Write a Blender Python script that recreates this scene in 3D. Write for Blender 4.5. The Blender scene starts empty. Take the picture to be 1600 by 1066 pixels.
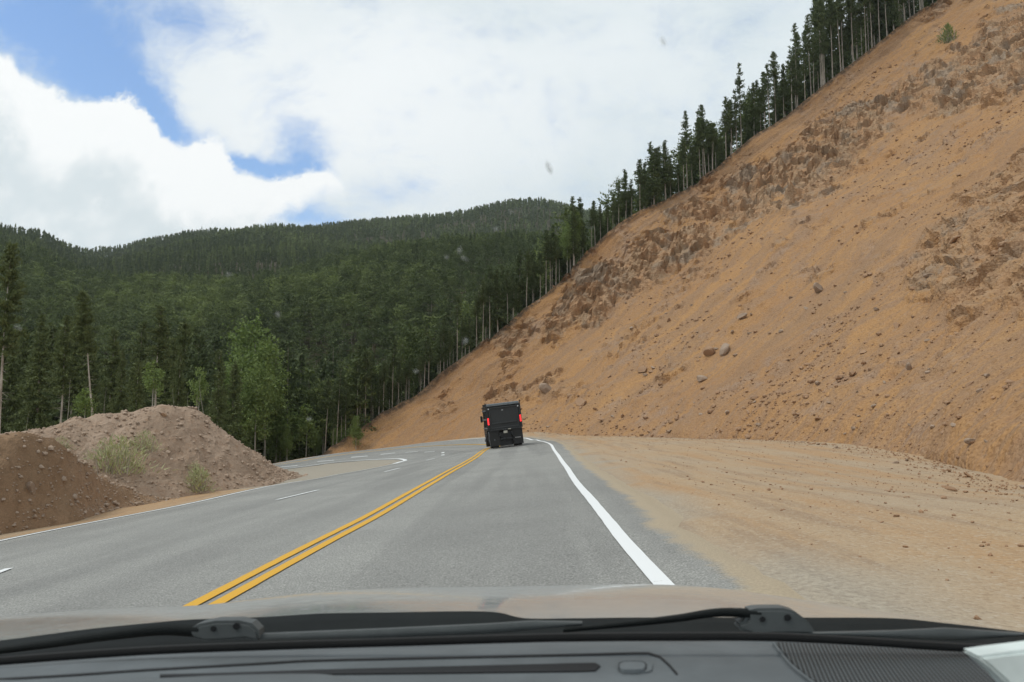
import bpy, bmesh, math, random
import numpy as np
from mathutils import Vector, Matrix
R = math.radians
rng = np.random.default_rng(7)
random.seed(7)
S = bpy.context.scene
C = S.collection

# ------------------------------------------------------------------ camera
FPX, CX, CY, CAMZ = 1244.0, 800.0, 533.0, 1.36
PITCH = math.atan(132 / 1244)
cam = bpy.data.cameras.new('camera')
cam.sensor_width = 36; cam.lens = 36 * FPX / 1600; cam.clip_start = 0.02; cam.clip_end = 9000
co = bpy.data.objects.new('camera', cam); C.objects.link(co)
co.location = (0, 0, CAMZ); co.rotation_euler = (math.pi / 2 + PITCH, 0, 0)
S.camera = co
cam.dof.use_dof = True; cam.dof.focus_distance = 55; cam.dof.aperture_fstop = 10
cp, sp = math.cos(PITCH), math.sin(PITCH)

def ray(px, py):
    a = (px - CX) / FPX; b = (CY - py) / FPX
    return np.array([a, cp - b * sp, sp + b * cp])
def at(px, py, Y):                                   # world point on the sight line at depth Y
    d = ray(px, py); t = Y / d[1]
    return np.array([d[0] * t, Y, CAMZ + d[2] * t])
def atz(px, py, z):                                  # world point on the sight line at height z
    d = ray(px, py); t = (z - CAMZ) / d[2]
    return np.array([d[0] * t, d[1] * t, z])
def proj(P):
    P = np.asarray(P, float); x = P[..., 0]; y = P[..., 1]; z = P[..., 2] - CAMZ
    f = np.maximum(y * cp + z * sp, 1e-3); u = -y * sp + z * cp
    return CX + FPX * x / f, CY - FPX * u / f

# ------------------------------------------------------------------ view and light
S.view_settings.view_transform = 'Standard'; S.view_settings.look = 'None'
S.view_settings.exposure = 0.12; S.view_settings.gamma = 1.0
HAZE = .00012
SUN_DIR = Vector((-0.46, -0.20, 0.86)).normalized()    # towards the sun
sun = bpy.data.lights.new('sun', 'SUN'); sun.energy = 1.5; sun.angle = R(18); sun.color = (1, .95, .87)
so = bpy.data.objects.new('sun', sun); C.objects.link(so)
so.rotation_euler = (-SUN_DIR).to_track_quat('-Z', 'Y').to_euler()
S.cycles.max_bounces = 5; S.cycles.diffuse_bounces = 3; S.cycles.glossy_bounces = 3; S.cycles.transparent_max_bounces = 12

class NT:                                            # small node-tree writer
    def __init__(s, tree): s.t = tree; s.t.nodes.clear()
    def n(s, typ, **kw):
        nd = s.t.nodes.new(typ)
        for k, v in kw.items(): setattr(nd, k, v)
        return nd
    def put(s, sock, v):
        if isinstance(v, bpy.types.NodeSocket): s.t.links.new(v, sock)
        elif v is not None: sock.default_value = v
    def m(s, op, a, b=None, c=None, clamp=False):
        nd = s.n('ShaderNodeMath', operation=op, use_clamp=clamp)
        s.put(nd.inputs[0], a)
        if b is not None: s.put(nd.inputs[1], b)
        if c is not None: s.put(nd.inputs[2], c)
        return nd.outputs[0]
    def noise(s, vec, scale, detail=4, rough=.55, dist=0, out=0):
        nd = s.n('ShaderNodeTexNoise'); s.put(nd.inputs['Vector'], vec)
        nd.inputs['Scale'].default_value = scale; nd.inputs['Detail'].default_value = detail
        nd.inputs['Roughness'].default_value = rough; nd.inputs['Distortion'].default_value = dist
        return nd.outputs[out]
    def vor(s, vec, scale, feature='F1', out='Distance', rnd=1):
        nd = s.n('ShaderNodeTexVoronoi', feature=feature); s.put(nd.inputs['Vector'], vec)
        nd.inputs['Scale'].default_value = scale; nd.inputs['Randomness'].default_value = rnd
        return nd.outputs[out]
    def ss(s, x, a, b, o0=0., o1=1.):
        nd = s.n('ShaderNodeMapRange', interpolation_type='SMOOTHSTEP')
        s.put(nd.inputs[0], x); s.put(nd.inputs[1], a); s.put(nd.inputs[2], b); s.put(nd.inputs[3], o0); s.put(nd.inputs[4], o1)
        return nd.outputs[0]
    def mix(s, f, a, b, blend='MIX'):
        nd = s.n('ShaderNodeMix', data_type='RGBA', blend_type=blend, clamp_factor=True)
        s.put(nd.inputs[0], f)
        for i, v in ((6, a), (7, b)):
            if isinstance(v, (tuple, list)) and len(v) == 3: v = (*v, 1)
            s.put(nd.inputs[i], v)
        return nd.outputs[2]
    def map(s, vec, scale=(1, 1, 1), loc=(0, 0, 0), rot=(0, 0, 0)):
        nd = s.n('ShaderNodeMapping'); s.put(nd.inputs[0], vec)
        nd.inputs[1].default_value = loc; nd.inputs[2].default_value = rot; nd.inputs[3].default_value = scale
        return nd.outputs[0]
    def bump(s, h, strength=.5, dist=.05, normal=None):
        nd = s.n('ShaderNodeBump'); nd.inputs['Strength'].default_value = strength; nd.inputs['Distance'].default_value = dist
        s.put(nd.inputs['Height'], h); s.put(nd.inputs['Normal'], normal)
        return nd.outputs[0]

# ------------------------------------------------------------------ sky: Nishita blue behind procedural cloud, by world direction
W = bpy.data.worlds.new('World'); S.world = W; W.use_nodes = True
t = NT(W.node_tree)
tc = t.n('ShaderNodeTexCoord').outputs['Generated']
sx = t.n('ShaderNodeSeparateXYZ'); t.put(sx.inputs[0], tc)
dx, dy, dz = sx.outputs
ay = t.m('MAXIMUM', t.m('ABSOLUTE', dy), .08)
u0 = t.m('DIVIDE', dx, ay); v0 = t.m('DIVIDE', dz, ay)
cb = t.n('ShaderNodeCombineXYZ'); t.put(cb.inputs[0], u0); t.put(cb.inputs[1], v0); t.put(cb.inputs[2], dy)
uv = cb.outputs[0]
nz1 = t.noise(uv, 5.0, 6, .6); nz2 = t.noise(t.map(uv, loc=(3.1, 7.7, 0)), 5.0, 6, .6)
nf = t.noise(uv, 17, 7, .65)
u = t.m('ADD', u0, t.m('MULTIPLY', t.m('SUBTRACT', nz1, .5), .16))
v = t.m('ADD', v0, t.m('MULTIPLY', t.m('SUBTRACT', nz2, .5), .13))
def uvp(px, py):
    d = ray(px, py); return d[0] / d[1], d[2] / d[1]
def curve(sock, pts, lo, hi):                        # y = curve(x), x in lo..hi
    nd = t.n('ShaderNodeFloatCurve'); cm = nd.mapping.curves[0]
    xs = [((a - lo) / (hi - lo), b) for a, b in pts]
    cm.points[0].location = xs[0]; cm.points[1].location = xs[-1]
    for q in xs[1:-1]: cm.points.new(*q)
    for q in cm.points: q.handle_type = 'AUTO_CLAMPED'
    nd.mapping.update()
    t.put(nd.inputs['Value'], t.m('DIVIDE', t.m('SUBTRACT', sock, lo), hi - lo, clamp=True))
    return nd.outputs[0]
# blue gaps
blue = None
for px, py, ax, ayy, wt, rot in [(40, 10, 210, 70, 1.1, 0), (130, 80, 130, 60, .95, -.3), (300, 40, 90, 50, .55, -.5),
                                 (230, 165, 90, 40, .9, -.7), (275, 235, 60, 40, .9, -.8), (405, 262, 60, 22, .95, -.25),
                                 (470, 205, 40, 60, .55, .4), (505, 255, 50, 34, .75, 0), (430, 258, 70, 24, .8, 0), (330, 215, 50, 24, .45, -.6), (480, 340, 100, 34, .85, -.2), (190, 130, 80, 30, .6, -.5), (620, 310, 90, 30, .35, 0)]:
    cu, cv = uvp(px, py); a = t.m('SUBTRACT', u, cu); b = t.m('SUBTRACT', v, cv)
    ca, sa = math.cos(rot), math.sin(rot)
    a2 = t.m('ADD', t.m('MULTIPLY', a, ca), t.m('MULTIPLY', b, sa)); b2 = t.m('SUBTRACT', t.m('MULTIPLY', b, ca), t.m('MULTIPLY', a, sa))
    a2 = t.m('DIVIDE', a2, ax / FPX); b2 = t.m('DIVIDE', b2, ayy / FPX)
    g = t.m('EXPONENT', t.m('MULTIPLY', t.m('ADD', t.m('MULTIPLY', a2, a2), t.m('MULTIPLY', b2, b2)), -1))
    g = t.m('MULTIPLY', g, wt); blue = g if blue is None else t.m('ADD', blue, g)
blue = t.m('MULTIPLY', blue, t.ss(dy, -.1, .1, .25, 1))
wisp = t.noise(t.map(uv, (1, 1.6, 1), rot=(0, 0, -.6)), 8, 10, .66, .5)
blue = t.m('ADD', blue, t.m('MULTIPLY', t.m('SUBTRACT', wisp, .5), -1.5))
fine_ = t.noise(t.map(uv, (1, 1.5, 1), rot=(0, 0, -.7)), 26, 8, .68, .6)
blue = t.m('ADD', blue, t.m('MULTIPLY', t.m('SUBTRACT', fine_, .5), -.7))
blue = t.m('MULTIPLY', t.ss(blue, -.08, 1.2), .95)
# cumulus in the left of the sky
edge = [(-300, 60), (0, 78), (45, 118), (100, 150), (200, 146), (240, 190), (262, 218), (330, 224), (385, 268), (430, 274), (490, 258), (530, 285), (550, 345), (600, 420), (900, 600)]
ed = [uvp(*p) for p in edge]
cu_n = t.m('ADD', t.m('MULTIPLY', t.m('SUBTRACT', nf, .5), .075), t.m('MULTIPLY', t.m('SUBTRACT', nz1, .5), .05))
ve = curve(u0, ed, -1.0, .3)
dcu = t.m('ADD', t.m('SUBTRACT', ve, v0), cu_n)       # >0 inside the cumulus
cum = t.ss(dcu, -.004, .012)
lowpx = [(-300, 700), (300, 500), (380, 372), (430, 345), (480, 318), (530, 296), (900, 290)]
vl = curve(u0, [uvp(*p) for p in lowpx], -1.0, .3)
cum = t.m('MULTIPLY', cum, t.ss(t.m('ADD', t.m('SUBTRACT', v0, vl), t.m('MULTIPLY', cu_n, .8)), -.012, .02))
cum = t.m('MULTIPLY', cum, t.ss(dy, 0, .1))
puff = t.noise(t.map(uv, loc=(1.3, .4, 0)), 11, 6, .6)
shade = t.m('ADD', t.ss(dcu, .02, .17), t.m('MULTIPLY', t.m('SUBTRACT', puff, .5), 2.4))
cumcol = t.mix(t.ss(shade, .15, 1.0), (.97, .98, .985), (.70, .765, .80))
veil = t.noise(t.map(uv, (1, 1.3, 1), loc=(5, 2, 0)), 3.0, 6, .55)
ovc = t.mix(t.ss(veil, .33, .68), (.64, .725, .77), (.80, .85, .88))
brt = t.m('EXPONENT', t.m('MULTIPLY', t.m('ADD', t.m('POWER', t.m('DIVIDE', t.m('SUBTRACT', u, -.2), .22), 2), t.m('POWER', t.m('DIVIDE', t.m('SUBTRACT', v, .42), .14), 2)), -1))
ovc = t.mix(t.m('MULTIPLY', brt, .8), ovc, (.93, .95, .965))
cloud = t.mix(cum, ovc, cumcol)
bmask = t.m('MULTIPLY', blue, t.m('SUBTRACT', 1, cum))
sky = t.n('ShaderNodeTexSky', sky_type='NISHITA', sun_disc=False)
sky.sun_elevation = math.asin(SUN_DIR.z); sky.sun_rotation = math.atan2(SUN_DIR.x, SUN_DIR.y)
sky.altitude = 300; sky.dust_density = .6; sky.ozone_density = 2.0; sky.air_density = 1.15
bg1 = t.n('ShaderNodeBackground'); t.put(bg1.inputs[0], t.mix(1, sky.outputs[0], (.82, .98, 1.15), 'MULTIPLY')); bg1.inputs[1].default_value = .15
bg2 = t.n('ShaderNodeBackground'); t.put(bg2.inputs[0], cloud); bg2.inputs[1].default_value = 1.0
ms = t.n('ShaderNodeMixShader'); t.put(ms.inputs[0], bmask); t.put(ms.inputs[1], bg2.outputs[0]); t.put(ms.inputs[2], bg1.outputs[0])
wo = t.n('ShaderNodeOutputWorld'); t.put(wo.inputs[0], ms.outputs[0])

# ------------------------------------------------------------------ helpers
def material(name, build):
    m = bpy.data.materials.new(name); m.use_nodes = True
    t = NT(m.node_tree); out = t.n('ShaderNodeOutputMaterial')
    sh = build(t); t.put(out.inputs[0], sh); return m
def principled(t, col, rough=.8, normal=None, metal=0., spec=.5, **kw):
    p = t.n('ShaderNodeBsdfPrincipled')
    if isinstance(col, tuple) and len(col) == 3: col = (*col, 1)
    t.put(p.inputs['Base Color'], col); t.put(p.inputs['Roughness'], rough); t.put(p.inputs['Metallic'], metal)
    t.put(p.inputs['Specular IOR Level'], spec); t.put(p.inputs['Normal'], normal)
    for k, v in kw.items(): t.put(p.inputs[k], v)
    return p.outputs[0]
def mesh(name, V, F, mat=None, uv=None, smooth=False, col=None):
    V = np.ascontiguousarray(V, np.float32); F = np.ascontiguousarray(F, np.int32)
    me = bpy.data.meshes.new(name); n, k = F.shape
    me.vertices.add(len(V)); me.vertices.foreach_set('co', V.ravel())
    me.loops.add(n * k); me.loops.foreach_set('vertex_index', F.ravel())
    me.polygons.add(n); me.polygons.foreach_set('loop_start', np.arange(0, n * k, k, dtype=np.int32))
    try: me.polygons.foreach_set('loop_total', np.full(n, k, np.int32))
    except Exception: pass
    me.polygons.foreach_set('use_smooth', np.array(np.broadcast_to(smooth, (n,)), dtype=bool))
    if uv is not None:
        l = me.uv_layers.new(name='UVMap'); l.data.foreach_set('uv', np.ascontiguousarray(uv[F.ravel()], np.float32).ravel())
    if col is not None:
        for nm, arr in col.items():
            a = me.attributes.new(nm, 'FLOAT', 'POINT'); a.data.foreach_set('value', np.ascontiguousarray(arr, np.float32))
    me.update(calc_edges=True); me.validate()
    if mat: me.materials.append(mat)
    return me
def link(name, data, parent=None, loc=None):
    o = bpy.data.objects.new(name, data); C.objects.link(o)
    if parent: o.parent = parent
    if loc is not None: o.location = loc
    return o
def tag(o, label=None, cat=None, group=None, kind=None):
    for k, v in (('label', label), ('category', cat), ('group', group), ('kind', kind)):
        if v: o[k] = v
    return o
def grid_faces(nu, nv):
    i = np.arange(nu - 1)[:, None] * nv + np.arange(nv - 1)[None]
    return np.stack([i, i + nv, i + nv + 1, i + 1], -1).reshape(-1, 4)
def bm_mesh(name, bm, mat, smooth=False):
    me = bpy.data.meshes.new(name); bmesh.ops.recalc_face_normals(bm, faces=bm.faces); bm.to_mesh(me); bm.free()
    if mat: me.materials.append(mat)
    if smooth:
        for p in me.polygons: p.use_smooth = True
    return me
def box(bm, c, s, rot=None, bevel=0):
    r = bmesh.ops.create_cube(bm, size=1)['verts']
    bmesh.ops.scale(bm, vec=s, verts=r)
    if bevel:
        es = list({e for vv in r for e in vv.link_edges})
        g = bmesh.ops.bevel(bm, geom=es, offset=bevel, segments=2, affect='EDGES', profile=.5)
        r = list({vv for f in g['faces'] for vv in f.verts} | {vv for vv in r if vv.is_valid})
    if rot: bmesh.ops.rotate(bm, cent=(0, 0, 0), matrix=rot, verts=r)
    bmesh.ops.translate(bm, vec=c, verts=r)
def cyl(bm, c, r, h, axis='X', seg=20, r2=None):
    g = bmesh.ops.create_cone(bm, cap_ends=True, segments=seg, radius1=r, radius2=r if r2 is None else r2, depth=h)['verts']
    if axis == 'X': bmesh.ops.rotate(bm, cent=(0, 0, 0), matrix=Matrix.Rotation(math.pi / 2, 3, 'Y'), verts=g)
    if axis == 'Y': bmesh.ops.rotate(bm, cent=(0, 0, 0), matrix=Matrix.Rotation(math.pi / 2, 3, 'X'), verts=g)
    bmesh.ops.translate(bm, vec=c, verts=g)
def _h(i, seed):
    i = i.astype(np.int64)
    h = (i[..., 0] * 374761393 + i[..., 1] * 668265263 + i[..., 2] * 2147483647 + seed * 144665) & 0xffffffff
    h = ((h ^ (h >> 13)) * 1274126177) & 0xffffffff
    h = ((h ^ (h >> 16)) * 2246822519) & 0xffffffff
    return (h ^ (h >> 15)).astype(np.float64) / 4294967295.0
def vnoise(p, seed=0):
    i = np.floor(p); f = p - i; f = f * f * (3 - 2 * f); r = 0
    for a in (0, 1):
        for b in (0, 1):
            for c in (0, 1):
                w = (f[..., 0] if a else 1 - f[..., 0]) * (f[..., 1] if b else 1 - f[..., 1]) * (f[..., 2] if c else 1 - f[..., 2])
                r = r + w * _h(i + np.array([a, b, c]), seed)
    return r
def fbm(p, oct=4, seed=0):
    r = 0; a = .5
    for k in range(oct): r = r + a * (vnoise(p, seed + k) - .5); p = p * 2.03; a *= .5
    return r * 2
def cells(p, seed=0):                               # nearest jittered seed: its random numbers, offset, F2-F1
    i = np.floor(p); best = np.full(p.shape[:-1], 1e9); sec = best.copy()
    bo = np.zeros(p.shape); br = np.zeros(p.shape[:-1] + (4,))
    for a in (-1, 0, 1):
        for b in (-1, 0, 1):
            for c in (-1, 0, 1):
                q = i + np.array([a, b, c])
                s = q + np.stack([_h(q, seed + k) for k in range(3)], -1)
                o = p - s; d = (o ** 2).sum(-1); m = d < best
                sec = np.where(m, best, np.minimum(sec, d)); best = np.where(m, d, best)
                bo[m] = o[m]; rr = np.stack([_h(q, seed + 10 + k) for k in range(4)], -1); br[m] = rr[m]
    return br, bo, np.sqrt(sec) - np.sqrt(best)
def rocky(p, seed=0):
    h = 0
    for s, a in ((1.9, .8), (.9, .66), (.45, .42)):
        r, o, e = cells(p / s * np.array([1, 1, 1.25]), seed); seed += 40
        h = h + a * (r[..., 0] - .5) * .75 * s / 2 + a * s * (o * (r[..., 1:4] - .5)).sum(-1) * .9 - a * .12 * np.clip(.12 - e, 0, 1) / .12 * s * .35
    return h
def sstep(x, a, b):
    x = np.clip((x - a) / (b - a), 0, 1); return x * x * (3 - 2 * x)
def spline(pts, n):                                  # Catmull-Rom through points, evenly by chord length
    P = np.asarray(pts, float); P = np.vstack([2 * P[0] - P[1], P, 2 * P[-1] - P[-2]]); out = []
    for k in range(1, len(P) - 2):
        tt = np.linspace(0, 1, 24, endpoint=False)[:, None]; a, b, c, d = P[k - 1:k + 3]
        out.append(.5 * (2 * b + (c - a) * tt + (2 * a - 5 * b + 4 * c - d) * tt ** 2 + (3 * b - a - 3 * c + d) * tt ** 3))
    out = np.vstack(out + [P[-2][None]])
    s = np.r_[0, np.cumsum(np.linalg.norm(np.diff(out, axis=0), axis=1))]
    q = np.linspace(0, s[-1], n)
    return np.stack([np.interp(q, s, out[:, k]) for k in range(out.shape[1])], -1)
def poly_dist(px, py, poly):                         # signed distance to polygon, positive inside
    P = np.asarray(poly, float); d = np.full(px.shape, 1e18); ins = np.zeros(px.shape, bool)
    for k in range(len(P)):
        a, b = P[k], P[(k + 1) % len(P)]; e = b - a; w0 = px - a[0]; w1 = py - a[1]
        tt = np.clip((w0 * e[0] + w1 * e[1]) / (e @ e), 0, 1)
        d = np.minimum(d, (w0 - tt * e[0]) ** 2 + (w1 - tt * e[1]) ** 2)
        with np.errstate(divide='ignore', invalid='ignore'):
            cr = ((a[1] > py) != (b[1] > py)) & (px < (b[0] - a[0]) * (py - a[1]) / (b[1] - a[1] + 1e-12) + a[0])
        ins ^= cr
    return np.where(ins, 1, -1) * np.sqrt(d)

# ------------------------------------------------------------------ lie of the land: a banked road plane bent to the hairpin
def plane(x, y): return .09 * (x - .035 * y)
def onplane(px, py):                                 # sight line meets the banked plane
    d = ray(px, py); tt = CAMZ / (.09 * (d[0] - .035 * d[1]) - d[2]); return np.array([d[0] * tt, d[1] * tt])
far_edge = [(862, 697, 47.5), (850, 691, 56.5), (838, 687.6, 64), (822, 685, 71), (795, 683.8, 76), (756, 685.5, 79), (709, 688.5, 80), (661, 693, 80), (614, 699.7, 79.5), (519, 710, 78), (431, 725, 75)]
far_yel = [(783, 698.5, 63), (776, 696.8, 68), (756, 696, 71.5), (735, 695.5, 73.2), (709, 696, 74.2), (661, 698.5, 74.5), (609, 703, 74), (560, 708, 73), (500, 716, 71), (440, 726, 68)]
far_dash = [(692, 712, 54), (692, 708, 60), (671, 706.6, 64.5), (643, 706.8, 67.5), (606, 710, 69), (561.5, 714.7, 68.5), (509, 721, 66.5), (452, 729.5, 63)]
far_inner = [(632.7, 721, 51.5), (629, 718.8, 57), (614, 718, 60), (566, 720, 63), (519, 723.5, 63), (447.5, 733, 60)]
toe_px = [(1600, 762, 17.3), (1480, 727, 25), (1369, 703, 33), (1240, 690, 42), (1100, 686, 56), (1000, 683, 66), (900, 681, 74), (830, 675, 80)]
ctrl = []
for y in (-20, -8, 4, 14, 24, 34, 44):
    for x in (-22, -10, -6, -2, 1.6):
        ctrl.append((x, y, plane(x, y)))
for y in (-15, 2, 12): ctrl += [(5, y, .24), (9, y, .28), (40, y, .5)]
ctrl += [tuple(at(*p)) for p in far_edge + far_yel + far_dash + far_inner + toe_px]
ctrl += [tuple(at(499, 715, 88)), tuple(at(588, 704.5, 88)), tuple(at(658, 695.5, 87.6))]
ctrl += [(40, 60, 1), (30, 100, 0), (-60, 60, -9), (-60, 95, -10), (-30, 100, -6), (-45, 130, -11), (0, 125, -4), (-90, 20, -10), (-40, 20, -4.5), (-90, 140, -15), (-34, 66, -3.6), (-34, 50, -3.4)]
ctrl = np.array(ctrl)
def tps(r2): return np.where(r2 > 0, .5 * r2 * np.log(r2 + 1e-12), 0)
_n = len(ctrl); _K = tps(((ctrl[:, None, :2] - ctrl[None, :, :2]) ** 2).sum(-1)) + np.eye(_n) * 3.0
_P = np.c_[np.ones(_n), ctrl[:, :2]]
_w = np.linalg.solve(np.block([[_K, _P], [_P.T, np.zeros((3, 3))]]), np.r_[ctrl[:, 2], 0, 0, 0])
def H(x, y):
    x = np.asarray(x, float); y = np.asarray(y, float); sh = x.shape; x = x.ravel(); y = y.ravel(); out = np.empty(len(x))
    for k in range(0, len(x), 20000):
        a = x[k:k + 20000]; b = y[k:k + 20000]
        out[k:k + 20000] = tps((a[:, None] - ctrl[:, 0]) ** 2 + (b[:, None] - ctrl[:, 1]) ** 2) @ _w[:_n] + _w[_n] + _w[_n + 1] * a + _w[_n + 2] * b
    return out.reshape(sh)

# ------------------------------------------------------------------ materials of the setting
def geo(t): return t.n('ShaderNodeNewGeometry').outputs['Position']
def uvn(t): return t.n('ShaderNodeTexCoord').outputs['UV']
def attr(t, nm): return t.n('ShaderNodeAttribute', attribute_name=nm).outputs['Fac']
def asphalt(t):
    p = geo(t); n1 = t.noise(p, 55, 3, .7); n2 = t.noise(p, .35, 5, .6); n3 = t.vor(p, 85, out='Color')
    lane = t.noise(t.map(uvn(t), (.9, .03, 1)), 1.3, 3, .5)
    c = t.mix(t.ss(n1, .3, .72), (.15, .15, .14), (.42, .412, .385))
    bw = t.n('ShaderNodeRGBToBW'); t.put(bw.inputs[0], n3)
    c = t.mix(t.ss(bw.outputs[0], .72, .95, 0, .7), c, (.55, .54, .5))
    c = t.mix(t.ss(n2, .3, .7, 0, .5), c, t.mix(1, c, (.74, .74, .75), 'MULTIPLY'))
    c = t.mix(t.ss(lane, .42, .62, 0, .6), c, t.mix(1, c, (.74, .74, .75), 'MULTIPLY'))
    eg = t.ss(t.m('ADD', attr(t, 'edge'), t.m('MULTIPLY', t.m('SUBTRACT', t.noise(p, 2.2, 6, .7), .5), 1.1)), .3, .75)
    c = t.mix(t.m('MULTIPLY', eg, .96), c, t.mix(t.ss(n1, .3, .7), (.33, .265, .185), (.46, .37, .255)))
    return principled(t, c, .82, t.bump(n1, .5, .006), spec=.35)
def paint(rgb, wear):
    def f(t):
        p = geo(t); n = t.noise(p, 30, 5, .7); n2 = t.noise(p, 2.2, 4, .6)
        c = t.mix(t.ss(t.m('ADD', n, t.m('MULTIPLY', n2, .6)), wear, wear + .16, 0, .75), rgb, (.2, .195, .18))
        return principled(t, c, .65, t.bump(t.noise(p, 55, 3, .7), .4, .004), spec=.3)
    return f
def dirt(a, b, c3, scale=1., streak=None):
    def f(t):
        p = geo(t); n1 = t.noise(p, .23 * scale, 6, .6); n2 = t.noise(p, 2.6 * scale, 6, .65); n3 = t.noise(p, 14 * scale, 5, .7)
        c = t.mix(t.ss(n1, .32, .68), a, b); c = t.mix(t.ss(n2, .45, .75, 0, .75), c, c3)
        if streak:
            n4 = t.noise(t.map(p, streak), 1.0, 5, .62); c = t.mix(t.ss(n4, .45, .7, 0, .6), c, t.mix(1, c, (.74, .66, .58), 'MULTIPLY'))
        vc = t.vor(p, 26 * scale, out='Color'); bw = t.n('ShaderNodeRGBToBW'); t.put(bw.inputs[0], vc)
        c = t.mix(t.ss(bw.outputs[0], .2, .9, 0, .38), c, t.mix(1, c, (1.5, 1.45, 1.4), 'MULTIPLY'))
        c = t.mix(t.ss(n3, .55, .8, 0, .5), c, t.mix(1, c, (.55, .5, .46), 'MULTIPLY'))
        h = t.m('ADD', t.m('MULTIPLY', n3, .6), t.m('ADD', n2, t.m('MULTIPLY', t.vor(p, 26 * scale), -.35)))
        return principled(t, c, .95, t.bump(h, .7, .06 / scale), spec=.15)
    return f
def slope_mat(t):
    p = geo(t); rk = attr(t, 'rock'); lip = attr(t, 'lip'); rubble = attr(t, 'rubble')
    wv = t.n('ShaderNodeVectorMath', operation='SUBTRACT'); t.put(wv.inputs[0], t.noise(p, .16, 5, .6, 0, 1)); wv.inputs[1].default_value = (.5, .5, .5)
    wm = t.n('ShaderNodeVectorMath', operation='MULTIPLY_ADD'); t.put(wm.inputs[0], wv.outputs[0]); wm.inputs[1].default_value = (7, 7, 0); t.put(wm.inputs[2], uvn(t)); uvv = wm.outputs[0]
    st = t.noise(t.map(uvv, (1.1, .05, 1)), 1.0, 6, .62); st2 = t.noise(t.map(uvv, (4.2, .16, 1)), 1.0, 6, .66)
    n1 = t.noise(p, .09, 5, .6); n2 = t.noise(p, 1.5, 6, .68); n3 = t.noise(p, 8, 5, .7)
    c = t.mix(t.ss(n1, .35, .66), (.38, .212, .10), (.425, .242, .11))
    c = t.mix(t.ss(st, .42, .62, 0, .85), c, (.325, .205, .125)); c = t.mix(t.ss(st2, .48, .7, 0, .5), c, (.28, .17, .098))
    sb = t.noise(t.map(uvv, (.30, .016, 1)), 1.0, 5, .6); c = t.mix(t.ss(sb, .48, .64, 0, .6), c, (.30, .19, .115)); c = t.mix(t.ss(sb, .3, .42, .4, 0), c, (.45, .27, .128))
    c = t.mix(t.m('MULTIPLY', rubble, t.ss(n2, .35, .62, .2, .75)), c, t.mix(t.ss(n3, .4, .62), (.27, .185, .13), (.42, .31, .235)))
    c = t.mix(t.ss(st2, .3, .44, .6, 0), c, (.47, .27, .12))
    c = t.mix(t.ss(n2, .5, .78, 0, .6), c, (.29, .165, .105))
    vc = t.vor(p, 5.5, out='Color'); bw = t.n('ShaderNodeRGBToBW'); t.put(bw.inputs[0], vc)
    vd = t.vor(p, 14, out='Color'); bw2 = t.n('ShaderNodeRGBToBW'); t.put(bw2.inputs[0], vd)
    c = t.mix(t.m('MULTIPLY', t.ss(bw.outputs[0], .62, .85, 0, .5), t.ss(n2, .46, .64)), c, t.mix(t.ss(n3, .4, .6), (.47, .34, .235), (.28, .185, .12)))
    c = t.mix(t.ss(bw2.outputs[0], .66, .9, 0, .3), c, t.mix(1, c, (1.4, 1.4, 1.4), 'MULTIPLY'))
    c = t.mix(t.ss(bw2.outputs[0], .1, .38, .5, 0), c, t.mix(1, c, (.5, .45, .42), 'MULTIPLY'))
    # bedrock
    rn = t.noise(p, .55, 6, .65); rn2 = t.noise(t.map(p, (1, 1, 2.2)), 2.3, 6, .7)
    r = t.mix(t.ss(rn, .34, .66), (.43, .255, .14), (.38, .265, .17)); r = t.mix(t.ss(rn2, .44, .68, 0, .7), r, (.235, .142, .083))  # dark noise tone puts the shade of crevices into the rock colour
    r = t.mix(t.ss(t.noise(p, .16, 4, .6), .5, .62, 0, .7), r, (.30, .24, .185))
    r = t.mix(t.ss(rn2, .3, .42, .6, 0), r, (.43, .31, .21))
    rk2 = t.ss(t.m('ADD', rk, t.m('MULTIPLY', t.m('SUBTRACT', n2, .5), .9)), .3, .75)
    c = t.mix(rk2, c, r); c = t.mix(t.m('MULTIPLY', lip, t.ss(n2, .25, .6)), c, (.10, .07, .048))
    h = t.m('ADD', t.m('MULTIPLY', n3, .5), t.m('ADD', t.m('MULTIPLY', n2, 1.2), t.m('MULTIPLY', t.vor(p, 5.5), -.7)))
    return principled(t, c, .95, t.bump(h, .75, .16), spec=.12)
M = {}
M['asphalt'] = material('asphalt', asphalt)
M['white_paint'] = material('white_road_paint', paint((.78, .79, .79), .98))
M['worn_white'] = material('worn_white_road_paint', paint((.62, .61, .56), .80))
M['yellow_paint'] = material('yellow_road_paint', paint((.66, .36, .03), .92))
M['gravel'] = material('tan_gravel', dirt((.42, .295, .165), (.36, .285, .185), (.43, .255, .115), 1.0, (.9, .09, .5)))
M['slope'] = material('orange_cut_slope', slope_mat)
M['mound'] = material('mound_gravel', dirt((.31, .228, .168), (.36, .27, .205), (.27, .175, .115), 1.6))
M['bank'] = material('fresh_brown_dirt', dirt((.245, .162, .10), (.30, .2, .128), (.18, .115, .07), 1.6))
M['duff'] = material('forest_floor', dirt((.05, .042, .025), (.07, .06, .03), (.035, .045, .018), .6))

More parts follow.
